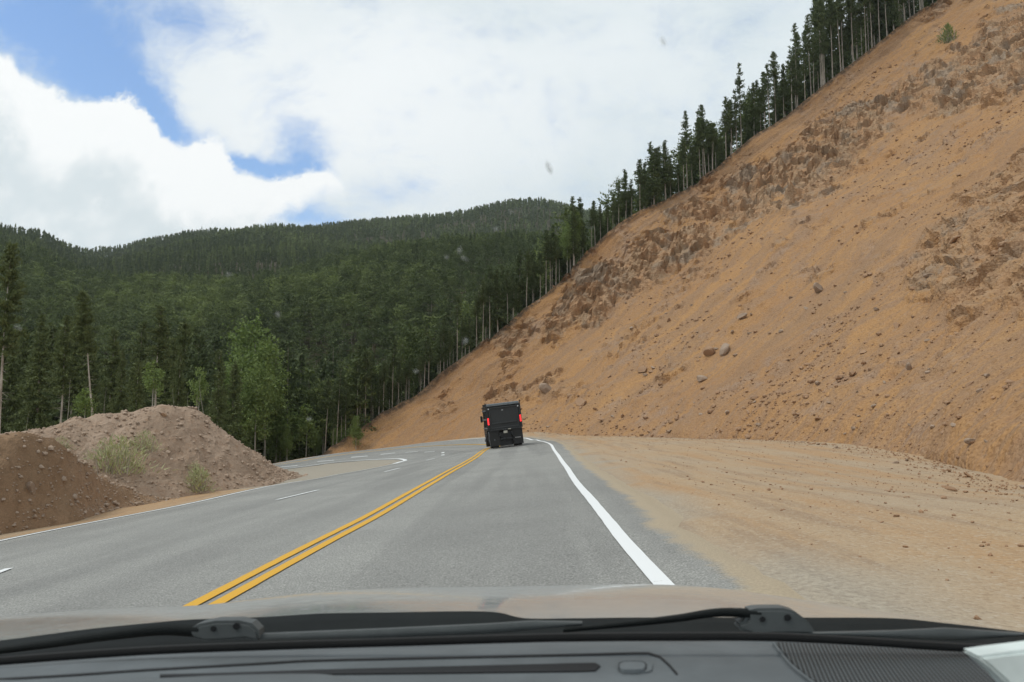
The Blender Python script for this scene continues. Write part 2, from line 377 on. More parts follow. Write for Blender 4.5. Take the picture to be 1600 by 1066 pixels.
# ------------------------------------------------------------------ ground sheet, road, markings
gx = np.arange(-100, 46, .8); gy = np.arange(-24, 140, .8)
X, Y = np.meshgrid(gx, gy, indexing='ij'); Zg = H(X, Y)
outer_pts = [np.array([1.0, -22.]), np.array([1.05, -8.]), onplane(1027, 910), onplane(948, 815), onplane(907, 762), onplane(882, 727)] + [at(*p)[:2] for p in far_edge] + [np.array([-32., 66.]), np.array([-46., 57.])]
inner_pts = [np.array([-10.6, -22.]), np.array([-10.5, -6.]), np.array([-10.35, 6.]), onplane(0, 848.5), onplane(280, 792.5), onplane(394, 767), onplane(447, 757), onplane(495, 749.6), onplane(530.6, 742.4), onplane(566, 736.5), onplane(602, 729.4), at(621, 726, 44)[:2]] + [at(*p)[:2] for p in far_inner] + [np.array([-25., 54.]), np.array([-38., 46.])]
_ya, _yb = onplane(336, 945), onplane(599, 800)
yel_pts = [_ya + (_ya - _yb) / (_yb[1] - _ya[1]) * 28, _ya + (_ya - _yb) / (_yb[1] - _ya[1]) * 12, onplane(336, 945), onplane(490, 860), onplane(599, 800), onplane(680, 752), onplane(733, 721.5), onplane(763, 702.5)] + [at(*p)[:2] for p in far_yel] + [np.array([-30., 60.]), np.array([-43., 51.])]
outer = spline(outer_pts, 420); inner = spline(inner_pts, 420); yel = spline(yel_pts, 420)
def offset(L, d):                                    # polyline shifted to its right by d
    T = np.gradient(L, axis=0); T /= np.linalg.norm(T, axis=1)[:, None] + 1e-9
    return L + d * np.stack([T[:, 1], -T[:, 0]], -1)
wob = lambda L, s, a: a * fbm(np.c_[L * s, np.zeros(len(L))], 3, 5)
road_r = offset(outer, 1.0 + wob(outer, .35, .35)[:, None] * np.ones(2) if False else 1.0)
T_ = np.gradient(outer, axis=0); T_ /= np.linalg.norm(T_, axis=1)[:, None]
shoulder = .68 + wob(outer, .3, .22) + wob(outer, 1.6, .10) + wob(outer, 5, .06); shoulder = np.where(outer[:, 1] > 60, .5, shoulder) + .5
road_r = outer + shoulder[:, None] * np.stack([T_[:, 1], -T_[:, 0]], -1)
road_l = offset(inner, -.28)
# pair up the two edges through the centre line so cross-sections stay square to the road
def pair(A, B, n):
    out = []; j = 0
    for k in range(n):
        out.append(A[int(k * (len(A) - 1) / (n - 1))])
    return np.array(out)
nr, nc = 420, 26
w = np.linspace(0, 1, nc)[None, :, None]
mid = yel
left_half = road_l[:, None] * (1 - w) + mid[:, None] * w; right_half = mid[:, None] * (1 - w) + road_r[:, None] * w
we = np.linspace(0, 1, 7)[None, :, None]; a_ = right_half[:, -2:-1]; b_ = right_half[:, -1:]
RXY = np.concatenate([left_half, right_half[:, 1:-2], right_half[:, -3:-2] * (1 - we[:, 1:]) + b_ * we[:, 1:]], 1); ncc = RXY.shape[1]

rz = H(RXY[..., 0], RXY[..., 1])
V = np.concatenate([RXY, (rz + .03)[..., None]], -1)
rim = V.copy(); rim[..., 2] -= .12
Vr = np.concatenate([V, rim[:, -1:]], 1); Vr = np.concatenate([rim[:, :1], Vr], 1)
ruv = np.stack(np.broadcast_arrays(np.linspace(0, 12, ncc + 2)[None, :], np.linspace(0, 180, nr)[:, None]), -1).reshape(-1, 2)
edge_at = np.zeros(Vr.shape[:2]); de = np.hypot(*(Vr[:, :, :2] - Vr[:, -1:, :2]).transpose(2, 0, 1)); edge_at = sstep(de, 1.05, .25)
Vr[:, 1:-1, 2] -= .085 * sstep(de, .55, 0.)[:, 1:-1]
tag(link('road', mesh('road', Vr.reshape(-1, 3), grid_faces(nr, ncc + 2), M['asphalt'], uv=ruv, smooth=True, col={'edge': edge_at.ravel()})), kind='structure')
# ground drops a little under the asphalt so the two never share a plane
class G2:                                            # coarse distance test to the road sheet
    pass
pts = RXY.reshape(-1, 2)
keys = set(map(tuple, np.floor(pts / .8).astype(int)))
gi = np.floor(np.stack([X, Y], -1) / .8).astype(int)
under = np.array([[tuple(q) in keys for q in row] for row in gi])
uc = under.copy()
for a_ in (-1, 0, 1):
    for b_ in (-1, 0, 1): uc &= np.roll(np.roll(under, a_, 0), b_, 1)
under_core = uc
Zg = Zg + np.where(under_core, -.05, 0.0) + .05 * fbm(np.stack([X * .5, Y * .5, 0 * X], -1), 4, 3) * (~under) * sstep(np.abs(X - 2), 3, 6)
def ground_mat(t):
    g = M['gravel']
    p = geo(t); far = attr(t, 'duff'); n1 = t.noise(p, .2, 6, .6); n2 = t.noise(p, 2.6, 6, .65); n3 = t.noise(p, 16, 5, .72)
    st = t.noise(t.map(p, (.75, .07, .5), rot=(0, 0, .12)), 1.0, 6, .6); st2 = t.noise(t.map(p, (2.4, .2, 1), rot=(0, 0, .12)), 1.0, 5, .65)
    c = t.mix(t.ss(n1, .36, .64), (.425, .30, .185), (.405, .31, .215)); c = t.mix(t.ss(st, .44, .64, 0, .8), c, (.42, .255, .13))
    c = t.mix(t.ss(st2, .48, .66, 0, .75), c, (.31, .215, .14)); c = t.mix(t.ss(n2, .5, .75, 0, .5), c, (.47, .36, .24))
    vc = t.vor(p, 30, out='Color'); bw = t.n('ShaderNodeRGBToBW'); t.put(bw.inputs[0], vc)
    c = t.mix(t.ss(bw.outputs[0], .6, .92, 0, .45), c, (.5, .42, .33)); c = t.mix(t.ss(bw.outputs[0], .1, .38, .35, 0), c, (.24, .16, .10))
    c = t.mix(t.ss(n3, .6, .8, 0, .5), c, (.24, .16, .10))
    c = t.mix(attr(t, 'grey'), c, t.mix(t.ss(n3, .35, .65), (.27, .25, .215), (.42, .385, .32)))
    c = t.mix(far, c, (.05, .045, .026))
    h = t.m('ADD', t.m('MULTIPLY', n3, .5), t.m('ADD', n2, t.m('MULTIPLY', t.vor(p, 30), -.4)))
    return principled(t, c, .95, t.bump(h, .6, .05), spec=.15)
M['ground'] = material('gravel_ground', ground_mat)
duff = np.maximum(sstep(-X, 24, 30), sstep(Y, 90, 96)).ravel()
dmin = np.full(X.shape, 9.)
for q in outer[::3]: dmin = np.minimum(dmin, np.hypot(X - q[0], Y - q[1]))
grey = (sstep(dmin + 1.1 * fbm(np.stack([X * .9, Y * .9, 0 * X], -1), 3, 8), 1.9, .8) * .7)
isl = (X > -30) & (X < -7) & (Y > 30) & (Y < 66)
grey = np.maximum(grey, isl * .9).ravel()
Vg = np.stack([X, Y, Zg], -1).reshape(-1, 3)
tag(link('ground', mesh('ground', Vg, grid_faces(len(gx), len(gy)), M['ground'], smooth=True, col={'duff': duff, 'grey': grey})), kind='structure')

def ribbon(L, wd, lift):
    T = np.gradient(L, axis=0); T /= np.linalg.norm(T, axis=1)[:, None]; Nn = np.stack([T[:, 1], -T[:, 0]], -1)
    jit = 1 + .10 * fbm(np.c_[L * 3, np.zeros(len(L))], 3, 21)[:, None]
    wd = np.broadcast_to(np.asarray(wd, float), (len(L),))[:, None]
    rows = np.stack([L - Nn * wd / 2 * jit, L, L + Nn * wd / 2 * jit], 1)
    z = H(rows[..., 0], rows[..., 1]) + lift
    return np.concatenate([rows, z[..., None]], -1).reshape(-1, 3), grid_faces(len(L), 3)
def lines(name, Ls, mat, lift):
    Vs, Fs, k = [], [], 0
    for L, wd in Ls:
        v_, f_ = ribbon(L, wd, lift); Vs.append(v_); Fs.append(f_ + k); k += len(v_)
    return tag(link(name, mesh(name, np.vstack(Vs), np.vstack(Fs), mat, smooth=True)), kind='structure')
o2 = spline(outer_pts, 900); i2 = spline(inner_pts, 900); y2 = spline(yel_pts, 900)
kfade = int(np.argmin(np.hypot(*(i2 - onplane(470, 753)).T))); ktip = int(np.argmin(np.hypot(*(i2 - onplane(626, 725)).T)))
kap = int(np.argmin(np.hypot(*(o2 - at(835, 687, 65)[:2]).T)))
lines('white_edge_lines', [(o2, .155 + .2 * sstep(np.arange(len(o2)), kap - 40, kap + 150)), (i2[:kfade], .13), (i2[ktip:], .26)], M['white_paint'], .042)
lines('faded_edge_line', [(i2[kfade:ktip], .13)], M['worn_white'], .042)
lines('yellow_centre_lines', [(offset(y2, -.12), .14), (offset(y2, .12), .14)], M['yellow_paint'], .042)
dashes = []
for (a, b) in [((-60, 921), (14, 893)), ((433, 783.5), (497, 768)), ((600.7, 739), (624.5, 733)), ((666, 720.6), (679, 717.6))]:
    A, B = onplane(*a), onplane(*b); dashes.append((np.linspace(A, B, 10), .12))
for (px, py, yy), hw in zip(far_dash, (6, 6, 8, 10, 11, 13, 13, 13)):
    A = at(px - hw, py + (hw * .11 if px < 650 else 0), yy)[:2]; B = at(px + hw, py - (hw * .11 if px < 650 else 0), yy)[:2]
    if px == 692: A = at(px, py + 1.2, yy - 1)[:2]; B = at(px, py - 1.2, yy + 1)[:2]
    dashes.append((np.linspace(A, B, 8), .48 if px != 692 else .22))
lines('white_lane_dashes', dashes, M['white_paint'], .044)

# ------------------------------------------------------------------ the orange cut slope
toe = [(8.5, 0), (10, 9)] + [tuple(at(*p)[:2]) for p in toe_px] + [(-1.8, 84.4), (-5.5, 86.4), (-10, 87.6), (-15, 88.2), (-20.9, 88)]
crest = [(499, 714), (545, 683), (598, 648), (648, 619), (697, 577), (751, 540), (780, 518), (809, 491), (854, 458), (883, 433), (916, 396), (975, 347), (1050, 310), (1110, 272), (1140, 245), (1180, 212), (1225, 185), (1300, 125), (1375, 67), (1425, 27), (1465, 2), (1600, -95), (1800, -240)]
crest = [(a, b, 88 + 50 * ((a - 499) / 980) ** .9) for a, b in crest]
E = spline([at(*p) for p in crest], 520)
NU, NV = 680, 520
Tt = spline(toe, NU); Tz = H(Tt[:, 0], Tt[:, 1]) - .12
s_ = np.linspace(0, 1, NU); arc = np.r_[0, np.cumsum(np.linalg.norm(np.diff(Tt, axis=0), axis=1))]
wE = sstep(arc, arc[-1] * .25, arc[-1])[:, None, None] ** 1.0
vv = np.linspace(0, 1, NV)
D0 = vv[:, None] * np.array([62., 4., 44.5]); DE = E - E[0]
base = np.concatenate([Tt, Tz[:, None]], -1)
base[-1] = E[0]; k0 = NU - 30
for k in range(k0, NU): f = (k - k0) / (NU - 1 - k0); base[k, 2] = base[k, 2] * (1 - f) + E[0, 2] * f
P = base[:, None] + (1 - wE) * D0[None] + wE * DE[None]
dist = np.repeat(vv[None, :] * np.linalg.norm(D0[-1]), NU, 0)
P[..., 2] += -.35 * np.exp(-dist / 1.5) * (1 - wE[..., 0]) * (dist > 0)
du = np.gradient(P, axis=0); dv = np.gradient(P, axis=1); Nn = np.cross(dv, du); Nn /= np.linalg.norm(Nn, axis=-1)[..., None]
if Nn[..., 2].mean() < 0: Nn = -Nn
PX, PY = proj(P)
outcrops = [([(846, 522), (868, 470), (905, 425), (1000, 372), (1060, 340), (1150, 338), (1110, 392), (1030, 440), (960, 470), (900, 530), (860, 540)], 1.0),
            ([(1040, 335), (1110, 300), (1180, 258), (1270, 208), (1370, 140), (1440, 130), (1440, 165), (1370, 225), (1310, 290), (1240, 330), (1170, 350), (1110, 372)], 1.05),
            ([(1440, 110), (1520, 60), (1620, -10), (1640, 150), (1560, 150), (1490, 190), (1440, 175)], .9),
            ([(1395, 440), (1440, 380), (1510, 300), (1640, 190), (1640, 500), (1560, 480), (1490, 530), (1470, 470), (1410, 470)], .55),
            ([(640, 655), (660, 628), (690, 622), (705, 640), (680, 662)], .8), ([(770, 540), (800, 505), (830, 500), (820, 540), (790, 560)], .8),
            ([(560, 690), (600, 652), (650, 622), (655, 640), (610, 675)], .6),
            ([(735, 660), (760, 600), (800, 590), (840, 620), (830, 660), (780, 672)], .5),
            ([(835, 640), (845, 600), (880, 590), (930, 605), (925, 640), (880, 650)], .6), ([(1010, 470), (1060, 430), (1100, 400), (1110, 420), (1050, 480)], .5),
            ([(1140, 510), (1170, 470), (1200, 455), (1205, 480), (1160, 510)], .5), ([(940, 560), (990, 500), (1030, 480), (1030, 520), (970, 580)], .4)]
rk = np.zeros(PX.shape); brk = fbm(P * .25, 5, 77) * 46
for poly, amt in outcrops:
    d = poly_dist(PX, PY, poly) + brk; rk = np.maximum(rk, amt * sstep(d, -16, 22))
rk = np.maximum(rk, .55 * sstep(fbm(P * np.array([.13, .13, .13]), 4, 31), .22, .42))
rub = sstep(fbm(P * .16, 4, 131), -.02, .3) * sstep(fbm(P * .7, 3, 137), -.15, .2) * sstep(PX, 700, 860); rk = np.maximum(rk, .30 * rub)
rk *= sstep(dist, 1.5, 5)
disp = rk * (rocky(P, 3) * 1.85 + .35) + (1 - rk * .7) * (.30 * fbm(P * .25, 4, 9) + .16 * fbm(P * 1.1, 4, 19))
uu = np.stack([np.broadcast_to(arc[:, None], PX.shape) * .9, dist * .02, 0 * dist], -1)
disp += (1 - rk) * (.8 * fbm(uu * np.array([.22, 1, 1]) + .5 * fbm(P * .12, 3, 55)[..., None], 4, 51) + .14 * fbm(uu * np.array([1.7, 2.5, 1]), 3, 57))   # rills down the fall line
bank_m = sstep(arc, 4, 14) * sstep(arc, 60, 46)
disp += (bank_m[:, None] * .22 * sstep(dist, .7, 2.2) * sstep(dist, 5.5, 3)) * (1 + .8 * fbm(P * .8, 3, 61))
lipw = sstep(arc, arc[-1] - 1.4, arc[-1])[:, None] * np.ones_like(dist)
disp += lipw * (.35 * fbm(P * .35, 3, 71) + .1)
disp *= sstep(dist, 0, .8)
P = P + Nn * disp[..., None]
suv = np.stack([np.broadcast_to(arc[:, None], PX.shape), dist], -1).reshape(-1, 2)
lipc = sstep(np.broadcast_to(arc[:, None], PX.shape) + .5 * fbm(P * .6, 3, 81), arc[-1] - .9, arc[-1] - .2)
SL = P
sl_me = mesh('cut_slope', P.reshape(-1, 3), grid_faces(NU, NV), M['slope'], uv=suv, smooth=(rk[:-1, :-1] < .22).ravel(), col={'rock': rk.ravel(), 'lip': lipc.ravel(), 'rubble': rub.ravel()})
tag(link('cut_slope', sl_me), kind='structure')
# wooded hillside that carries on behind the edge of the cut
NB = 60
EE = SL[-1]
bt = (np.linspace(0, 1, NB) ** 1.3)[None, :, None] * 150
yy = bt * np.array([.12, 1, 0.0]); Vb = EE[:, None] + yy
Vb[..., 2] += -.015 * bt[..., 0] + 1.2 * fbm(Vb * .06, 3, 4) * np.minimum(bt[..., 0] / 6, 1) + .25 * sstep(bt[..., 0], 0, 1.2)
BACK = Vb
tag(link('wooded_hillside', mesh('wooded_hillside', Vb.reshape(-1, 3), grid_faces(NV, NB), M['duff'], smooth=True)), kind='structure')

# ------------------------------------------------------------------ dirt mound left of the road
def loft_mound(name, cols, mat, back, seed, gap_=.9, n1=150, n2=110, amp=.34, power=.85):
    toeP = spline([np.r_[onplane(*c[0][:2]), 0] if c[0][0] > -70 else at(*c[0]) for c in cols], n1); top = spline([at(c[1][0], c[1][1], max(c[1][2], (onplane(*c[0][:2])[1] + gap_) if c[0][0] > -70 else 0)) for c in cols], n1)
    toeP[:, 2] = H(toeP[:, 0], toeP[:, 1]) - .1
    q = np.linspace(0, 1, n2)[None, :, None]; bk = np.linspace(0, 1, 50)[None, 1:, None]
    f = toeP[:, None] * (1 - q) + top[:, None] * q
    hgt = (top[:, 2] - toeP[:, 2])[:, None]
    f[..., 2] = toeP[:, None, 2] + hgt * (q[..., 0] ** power * (1 - .12 * np.sin(q[..., 0] * math.pi * 2)))
    dirb = top - toeP; dirb[:, 2] = 0; dirb /= np.linalg.norm(dirb, axis=1)[:, None] + 1e-6
    b = top[:, None] + dirb[:, None] * bk * back
    b[..., 2] -= (bk[..., 0] ** 1.6) * (np.maximum(hgt, .3) + 2.5)
    Pm = np.concatenate([f, b], 1)
    en = np.sin(np.clip(np.linspace(0, 1, n1), 0, 1) * math.pi)[:, None] ** .3
    fade = np.minimum(1, np.linspace(0, 6, Pm.shape[1]))[None] * np.minimum(1, en + .2)
    Pm[..., 2] += fade * (amp * fbm(Pm * .7, 4, seed) + amp * .5 * fbm(Pm * np.array([2.6, 2.6, .8]), 5, seed + 9)) * np.minimum(1, np.c_[hgt * 1.0])
    r_, o_, e_ = cells(Pm * 2.6, seed + 3); Pm[..., 2] += fade * np.where(r_[..., 0] > .9, .05 * (1 - np.clip((o_ ** 2).sum(-1) * 3, 0, 1)), 0)
    tag(link(name, mesh(name, Pm.reshape(-1, 3), grid_faces(*Pm.shape[:2]), mat, smooth=False)), kind='structure')
    return Pm
MOUND = loft_mound('gravel_mound', [((-260, 880, 15), (-260, 690, 22)), ((-100, 850, 17), (-100, 680, 24)), ((0, 825, 18.5), (0, 678, 26)), ((70, 811, 20), (70, 669, 27.5)), ((150, 797, 21.5), (130, 653, 29)), ((215, 787, 22.8), (190, 645, 30)), ((280, 778, 24.5), (250, 635, 31)), ((340, 769, 26.5), (300, 639, 32)), ((390, 762, 28.2), (338, 664, 32.5)), ((430, 756, 29.8), (380, 694, 33)), ((455, 750, 30.8), (425, 724, 33.4)), ((470, 746, 31.9), (463, 741, 33.2)), ((480, 743.6, 31.9), (480, 743, 33.6))], M['mound'], 7, 5)
BANK = loft_mound('brown_dirt_bank', [((-260, 895, 13.2), (-260, 690, 16.5)), ((-60, 848, 15.4), (-60, 670, 18.8)), ((0, 836, 16.0), (0, 674, 19.6)), ((40, 829, 16.6), (40, 675, 20)), ((80, 822, 17.2), (78, 686, 20.3)), ((120, 815, 17.8), (110, 708, 20.6)), ((165, 802, 18.7), (145, 736, 20.9)), ((215, 791, 19.8), (200, 763, 21.4)), ((262, 783, 20.9), (255, 777, 21.9)), ((290, 780, 21.6), (290, 779.2, 22.6))], M['bank'], 3, 15, amp=.3, power=.8)

# ------------------------------------------------------------------ far hills
RIDGE = [(-700, 300, 520), (-300, 330, 560), (-60, 350, 600), (0, 352, 620), (60, 362, 640), (125, 390, 760), (180, 392, 900), (240, 380, 1000), (320, 370, 1080), (450, 366, 1120), (540, 356, 1150), (620, 350, 1200), (700, 345, 1250), (790, 334, 1500), (845, 331, 1650), (900, 339, 1650), (1000, 350, 1600), (1300, 420, 1500)]
hx = np.linspace(-700, 1300, 260); ry = np.interp(hx, [r[0] for r in RIDGE], [r[1] for r in RIDGE]); rr = np.interp(hx, [r[0] for r in RIDGE], [r[2] for r in RIDGE])
q = np.linspace(0, 1.25, 150)
HP = np.zeros((len(hx), len(q), 3))
for i, (a, b, c) in enumerate(zip(hx, ry, rr)):
    d = ray(a, b); hd = np.array([d[0], d[1]]) / d[1]; zr = CAMZ + d[2] / d[1] * c - 8
    r0 = 112.; z0 = -16.; Yq = np.where(q <= 1, r0 + (c - r0) * q ** 1.25, c * (1 + (q - 1) * .9))
    f = np.clip((Yq - r0) / (c - r0), 0, None)
    z = z0 + (zr - z0) * np.clip(f, 0, 1) ** .92; z = np.where(q > 1, zr - (Yq - c) * .25, z) - 14 * np.exp(-((Yq - 150) / 60) ** 2)
    HP[i] = np.stack([hd[0] * Yq, Yq, z], -1)
fade = (np.sin(np.clip(q, 0, 1) * math.pi) ** .6)[None]
HP[..., 2] += fade * (34 * fbm(np.stack([HP[..., 0] / 230, HP[..., 1] / 230, 0 * HP[..., 0]], -1), 4, 90))
tag(link('far_hills', mesh('far_hills', HP.reshape(-1, 3), grid_faces(*HP.shape[:2]), M['duff'], smooth=True)), kind='structure')

# ------------------------------------------------------------------ foliage
def leaf_mat(c1, c2, c3, trans=.0):
    def f(t):
        rnd = t.n('ShaderNodeObjectInfo').outputs['Random']; tint = attr(t, 'tint'); isl = t.n('ShaderNodeNewGeometry').outputs['Random Per Island']
        c = t.mix(rnd, c1, c2); c = t.mix(tint, c, c3)
        c = t.mix(t.m('MULTIPLY', isl, .6), c, t.mix(1, c, (1.7, 1.6, 1.3), 'MULTIPLY'))
        p = principled(t, c, .7, spec=.2)
        d = t.n('ShaderNodeBsdfTranslucent'); t.put(d.inputs[0], t.mix(1, c, (1.1, 1.2, .6), 'MULTIPLY'))
        ms = t.n('ShaderNodeMixShader'); ms.inputs[0].default_value = trans; t.put(ms.inputs[1], p); t.put(ms.inputs[2], d.outputs[0]); return ms.outputs[0]
    return f
def bark_mat(a, b):
    def f(t):
        p = geo(t); n = t.noise(t.map(p, (1, 1, .25)), 9, 5, .65); n2 = t.noise(p, .8, 4, .6); rnd = t.n('ShaderNodeObjectInfo').outputs['Random']
        c = t.mix(t.ss(t.m('ADD', t.m('MULTIPLY', n, .6), t.m('MULTIPLY', n2, .4)), .35, .65), a, b); c = t.mix(t.m('MULTIPLY', rnd, .5), c, t.mix(1, c, (.55, .55, .56), 'MULTIPLY'))
        return principled(t, c, .9, t.bump(n, .6, .03), spec=.15)
    return f
M['needles'] = material('pine_needles', leaf_mat((.060, .082, .042), (.076, .098, .047), (.10, .122, .052), .12))
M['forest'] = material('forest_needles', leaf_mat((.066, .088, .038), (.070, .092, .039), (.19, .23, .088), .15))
M['aspen'] = material('aspen_leaves', leaf_mat((.13, .18, .068), (.14, .19, .072), (.16, .2, .08), .25))
M['near_needles'] = material('near_pine_needles', leaf_mat((.086, .104, .050), (.098, .118, .053), (.115, .14, .058), .15))
M['sage'] = material('sage_leaves', leaf_mat((.31, .33, .20), (.33, .35, .21), (.37, .37, .24), .15))
M['bark'] = material('pine_bark', bark_mat((.26, .215, .17), (.50, .44, .37)))
M['pale_bark'] = material('pale_bark', bark_mat((.30, .27, .22), (.45, .42, .36)))

def tris_at(c, d, l, wd, rg):                         # slim triangles: centre, direction, length, width
    d = d / (np.linalg.norm(d, axis=1)[:, None] + 1e-9); s = np.cross(d, rg.normal(size=d.shape)); s /= np.linalg.norm(s, axis=1)[:, None] + 1e-9
    l = np.asarray(l)[:, None]; wd = np.asarray(wd)[:, None]
    return np.stack([c - d * l * .5 + s * wd * .5, c - d * l * .5 - s * wd * .5, c + d * l * .5], 1)
def crown_pine(rg, Ht, h0, Rm, nb, leaf, per, form='pine'):
    t_ = rg.random(nb) ** (.95 if form == 'pine' else 1.25); z = h0 * Ht + (1 - h0) * Ht * t_
    if form == 'pine': prof = np.clip(1.04 - t_, 0, 1) ** .8 * np.clip(.5 + t_ * 2.4, 0, 1)
    else: prof = np.clip(1.03 - t_, 0, 1) ** .9
    L = Rm * prof * rg.uniform(.45, 1.2, nb) + .12; az = rg.random(nb) * 2 * math.pi
    nt = np.maximum(1, np.ceil(L / (leaf * 1.05)).astype(int)); idx = np.repeat(np.arange(nb), nt)
    fr = np.concatenate([(np.arange(k) + .6) / k for k in nt])
    dr = np.stack([np.cos(az), np.sin(az), np.where(form == 'pine', .25, -.15) * np.ones(nb) + rg.normal(0, .12, nb) + t_ * .45], -1)
    pos = np.stack([0 * z, 0 * z, z], -1)[idx] + dr[idx] * (L[idx] * fr)[:, None]; pos[:, 2] -= .22 * L[idx] * fr ** 2
    k2 = np.repeat(np.arange(len(pos)), per)
    c = pos[k2] + rg.normal(0, leaf * .42, (len(k2), 3)) * np.array([1, 1, .7])
    d = dr[idx][k2] * .8 + rg.normal(0, .65, (len(k2), 3)) + np.array([0, 0, .25])
    l = leaf * rg.uniform(.7, 1.5, len(k2)); tr = tris_at(c, d, l, l * .5, rg)
    lead = tris_at(np.array([[0, 0, Ht * .985]] * 3), np.array([[0, 0, 1.]] * 3) + rg.normal(0, .08, (3, 3)), [leaf * 2.2] * 3, [leaf * .5] * 3, rg)
    return np.concatenate([tr, lead])
def crown_blob(rg, Ht, h0, Rm, nb, leaf, per):
    cl = rg.normal(size=(nb, 3)); cl /= np.linalg.norm(cl, axis=1)[:, None]; cl *= (rg.random(nb) ** .45)[:, None]
    hh = (1 - h0) * Ht / 2; c0 = cl * np.array([Rm, Rm, hh]) * .85 + np.array([0, 0, h0 * Ht + hh])
    c0[:, :2] *= np.clip(1.25 - .55 * (c0[:, 2:3] - h0 * Ht) / (2 * hh), .4, 1.2)
    k2 = np.repeat(np.arange(nb), per); c = c0[k2] + rg.normal(0, Rm * .17, (len(k2), 3)); l = leaf * rg.uniform(.7, 1.3, len(k2))
    return tris_at(c, rg.normal(size=c.shape), l, l * .8, rg)
def trunk_mesh(rg, Ht, r0, mat, bend=.15, top=.97, stubs=10, sh0=.12, sh1=.55):
    n = 9; zz = np.linspace(0, Ht * top, n); bx = bend * np.sin(zz / Ht * 2.4 + rg.random() * 6) * zz / Ht; by = bend * np.sin(zz / Ht * 2 + rg.random() * 6) * zz / Ht
    a = np.linspace(0, 2 * math.pi, 7)[:-1]; rad = r0 * (1 - zz / Ht * .93); rad[0] *= 1.35
    Vv = [np.stack([bx[i] + rad[i] * np.cos(a), by[i] + rad[i] * np.sin(a), np.full(6, zz[i])], -1) for i in range(n)]
    Vv[0][:, 2] -= .6; Vv = np.vstack(Vv)
    F = []
    for i in range(n - 1):
        for j in range(6): F.append((i * 6 + j, i * 6 + (j + 1) % 6, i * 6 + 6 + (j + 1) % 6, i * 6 + 6 + j))
    F = [f for f in F]; k = len(Vv); ex = []
    for s in range(stubs):                           # dead lower branches
        z = Ht * rg.uniform(sh0, sh1); az = rg.random() * 6.28; L = rg.uniform(.05, .09) * Ht; w_ = r0 * .16
        x0 = np.interp(z, zz, bx); y0 = np.interp(z, zz, by); dd = np.array([math.cos(az), math.sin(az), rg.uniform(-.35, .25)])
        p0 = np.array([x0, y0, z]); p1 = p0 + dd * L; sd = np.array([-dd[1], dd[0], 0]) * w_; up = np.array([0, 0, w_])
        ex += [p0 - sd, p0 + sd, p0 + up, p1]; F += [(k, k + 1, k + 3, k + 3), (k + 1, k + 2, k + 3, k + 3), (k + 2, k, k + 3, k + 3)]; k += 4
    Vv = np.vstack([Vv, ex]) if ex else Vv
    me = bpy.data.meshes.new('trunk'); me.from_pydata([tuple(v_) for v_ in Vv], [], [tuple(dict.fromkeys(int(q_) for q_ in f)) for f in F]); me.materials.append(mat)
    return me
def tri_mesh(name, tr, mat, tint=None):
    n = len(tr); col = {'tint': np.repeat(tint, 3) if tint is not None else np.zeros(n * 3)}
    return mesh(name, tr.reshape(-1, 3), np.arange(n * 3).reshape(-1, 3), mat, col=col)
def make_kind(seed, form, Ht, h0, Rm, nb, leaf, per, r0, bark='bark', lm='needles', stubs=12):
    rg = np.random.default_rng(seed)
    if form == 'blob': tr = crown_blob(rg, Ht, h0, Rm, nb, leaf, per)
    else: tr = crown_pine(rg, Ht, h0, Rm, nb, leaf, per, form)
    return (trunk_mesh(rg, Ht, r0, M[bark], bend=.12 * Ht / 10, stubs=stubs, sh1=max(h0 + .08, .2), top=.96 if form != 'blob' else .8), tri_mesh('crown', tr, M[lm], rg.random(len(tr)) * .4), Ht)
PINES = [make_kind(100 + k, 'pine', 11 + (k % 3), .40 + .065 * (k % 4), 1.3 + .15 * (k % 3), 70 + 7 * k, .24, 6, .078 + .008 * (k % 3)) for k in range(8)]
SPRUCE = [make_kind(150 + k, 'spruce', 10 + k, .10 + .06 * k, 1.55, 170, .30, 6, .12, stubs=4) for k in range(4)]
NEARP = [make_kind(170 + k, 'pine', 13, .30 + .07 * k, 1.9, 150, .22, 9, .13, lm='near_needles', stubs=26) for k in range(4)]
BIGP = [make_kind(180 + k, 'spruce', 12, .12, 2.3, 230, .22, 8, .15, lm='near_needles', stubs=8) for k in range(2)]
ASPEN = [make_kind(190 + k, 'blob', 9, .2, 1.7, 80, .17, 60, .085, 'pale_bark', 'aspen', 8) for k in range(3)]
YOUNG = [make_kind(200 + k, 'blob', 4, .2, .95, 34, .16, 30, .045, 'pale_bark', 'aspen', 5) for k in range(2)]
SNAG = [(trunk_mesh(np.random.default_rng(210 + k), 7, .09, M['pale_bark'], bend=.3, stubs=16, sh0=.2, sh1=.95), None, 7) for k in range(2)]
def tree(kind, p, scale, label, group, name='pine_tree', cat='tree', lean=0., rz=None, sxy=1.):
    tr, cr, ht = kind
    e = link(name, None, loc=p); e.rotation_euler = (0, lean, random.random() * 6.28 if rz is None else rz)
    e.scale = (scale * sxy, scale * sxy, scale); tag(e, label, cat, group)
    e.empty_display_size = .2
    link('trunk', tr, e)
    if cr: link('crown', cr, e)
    return e
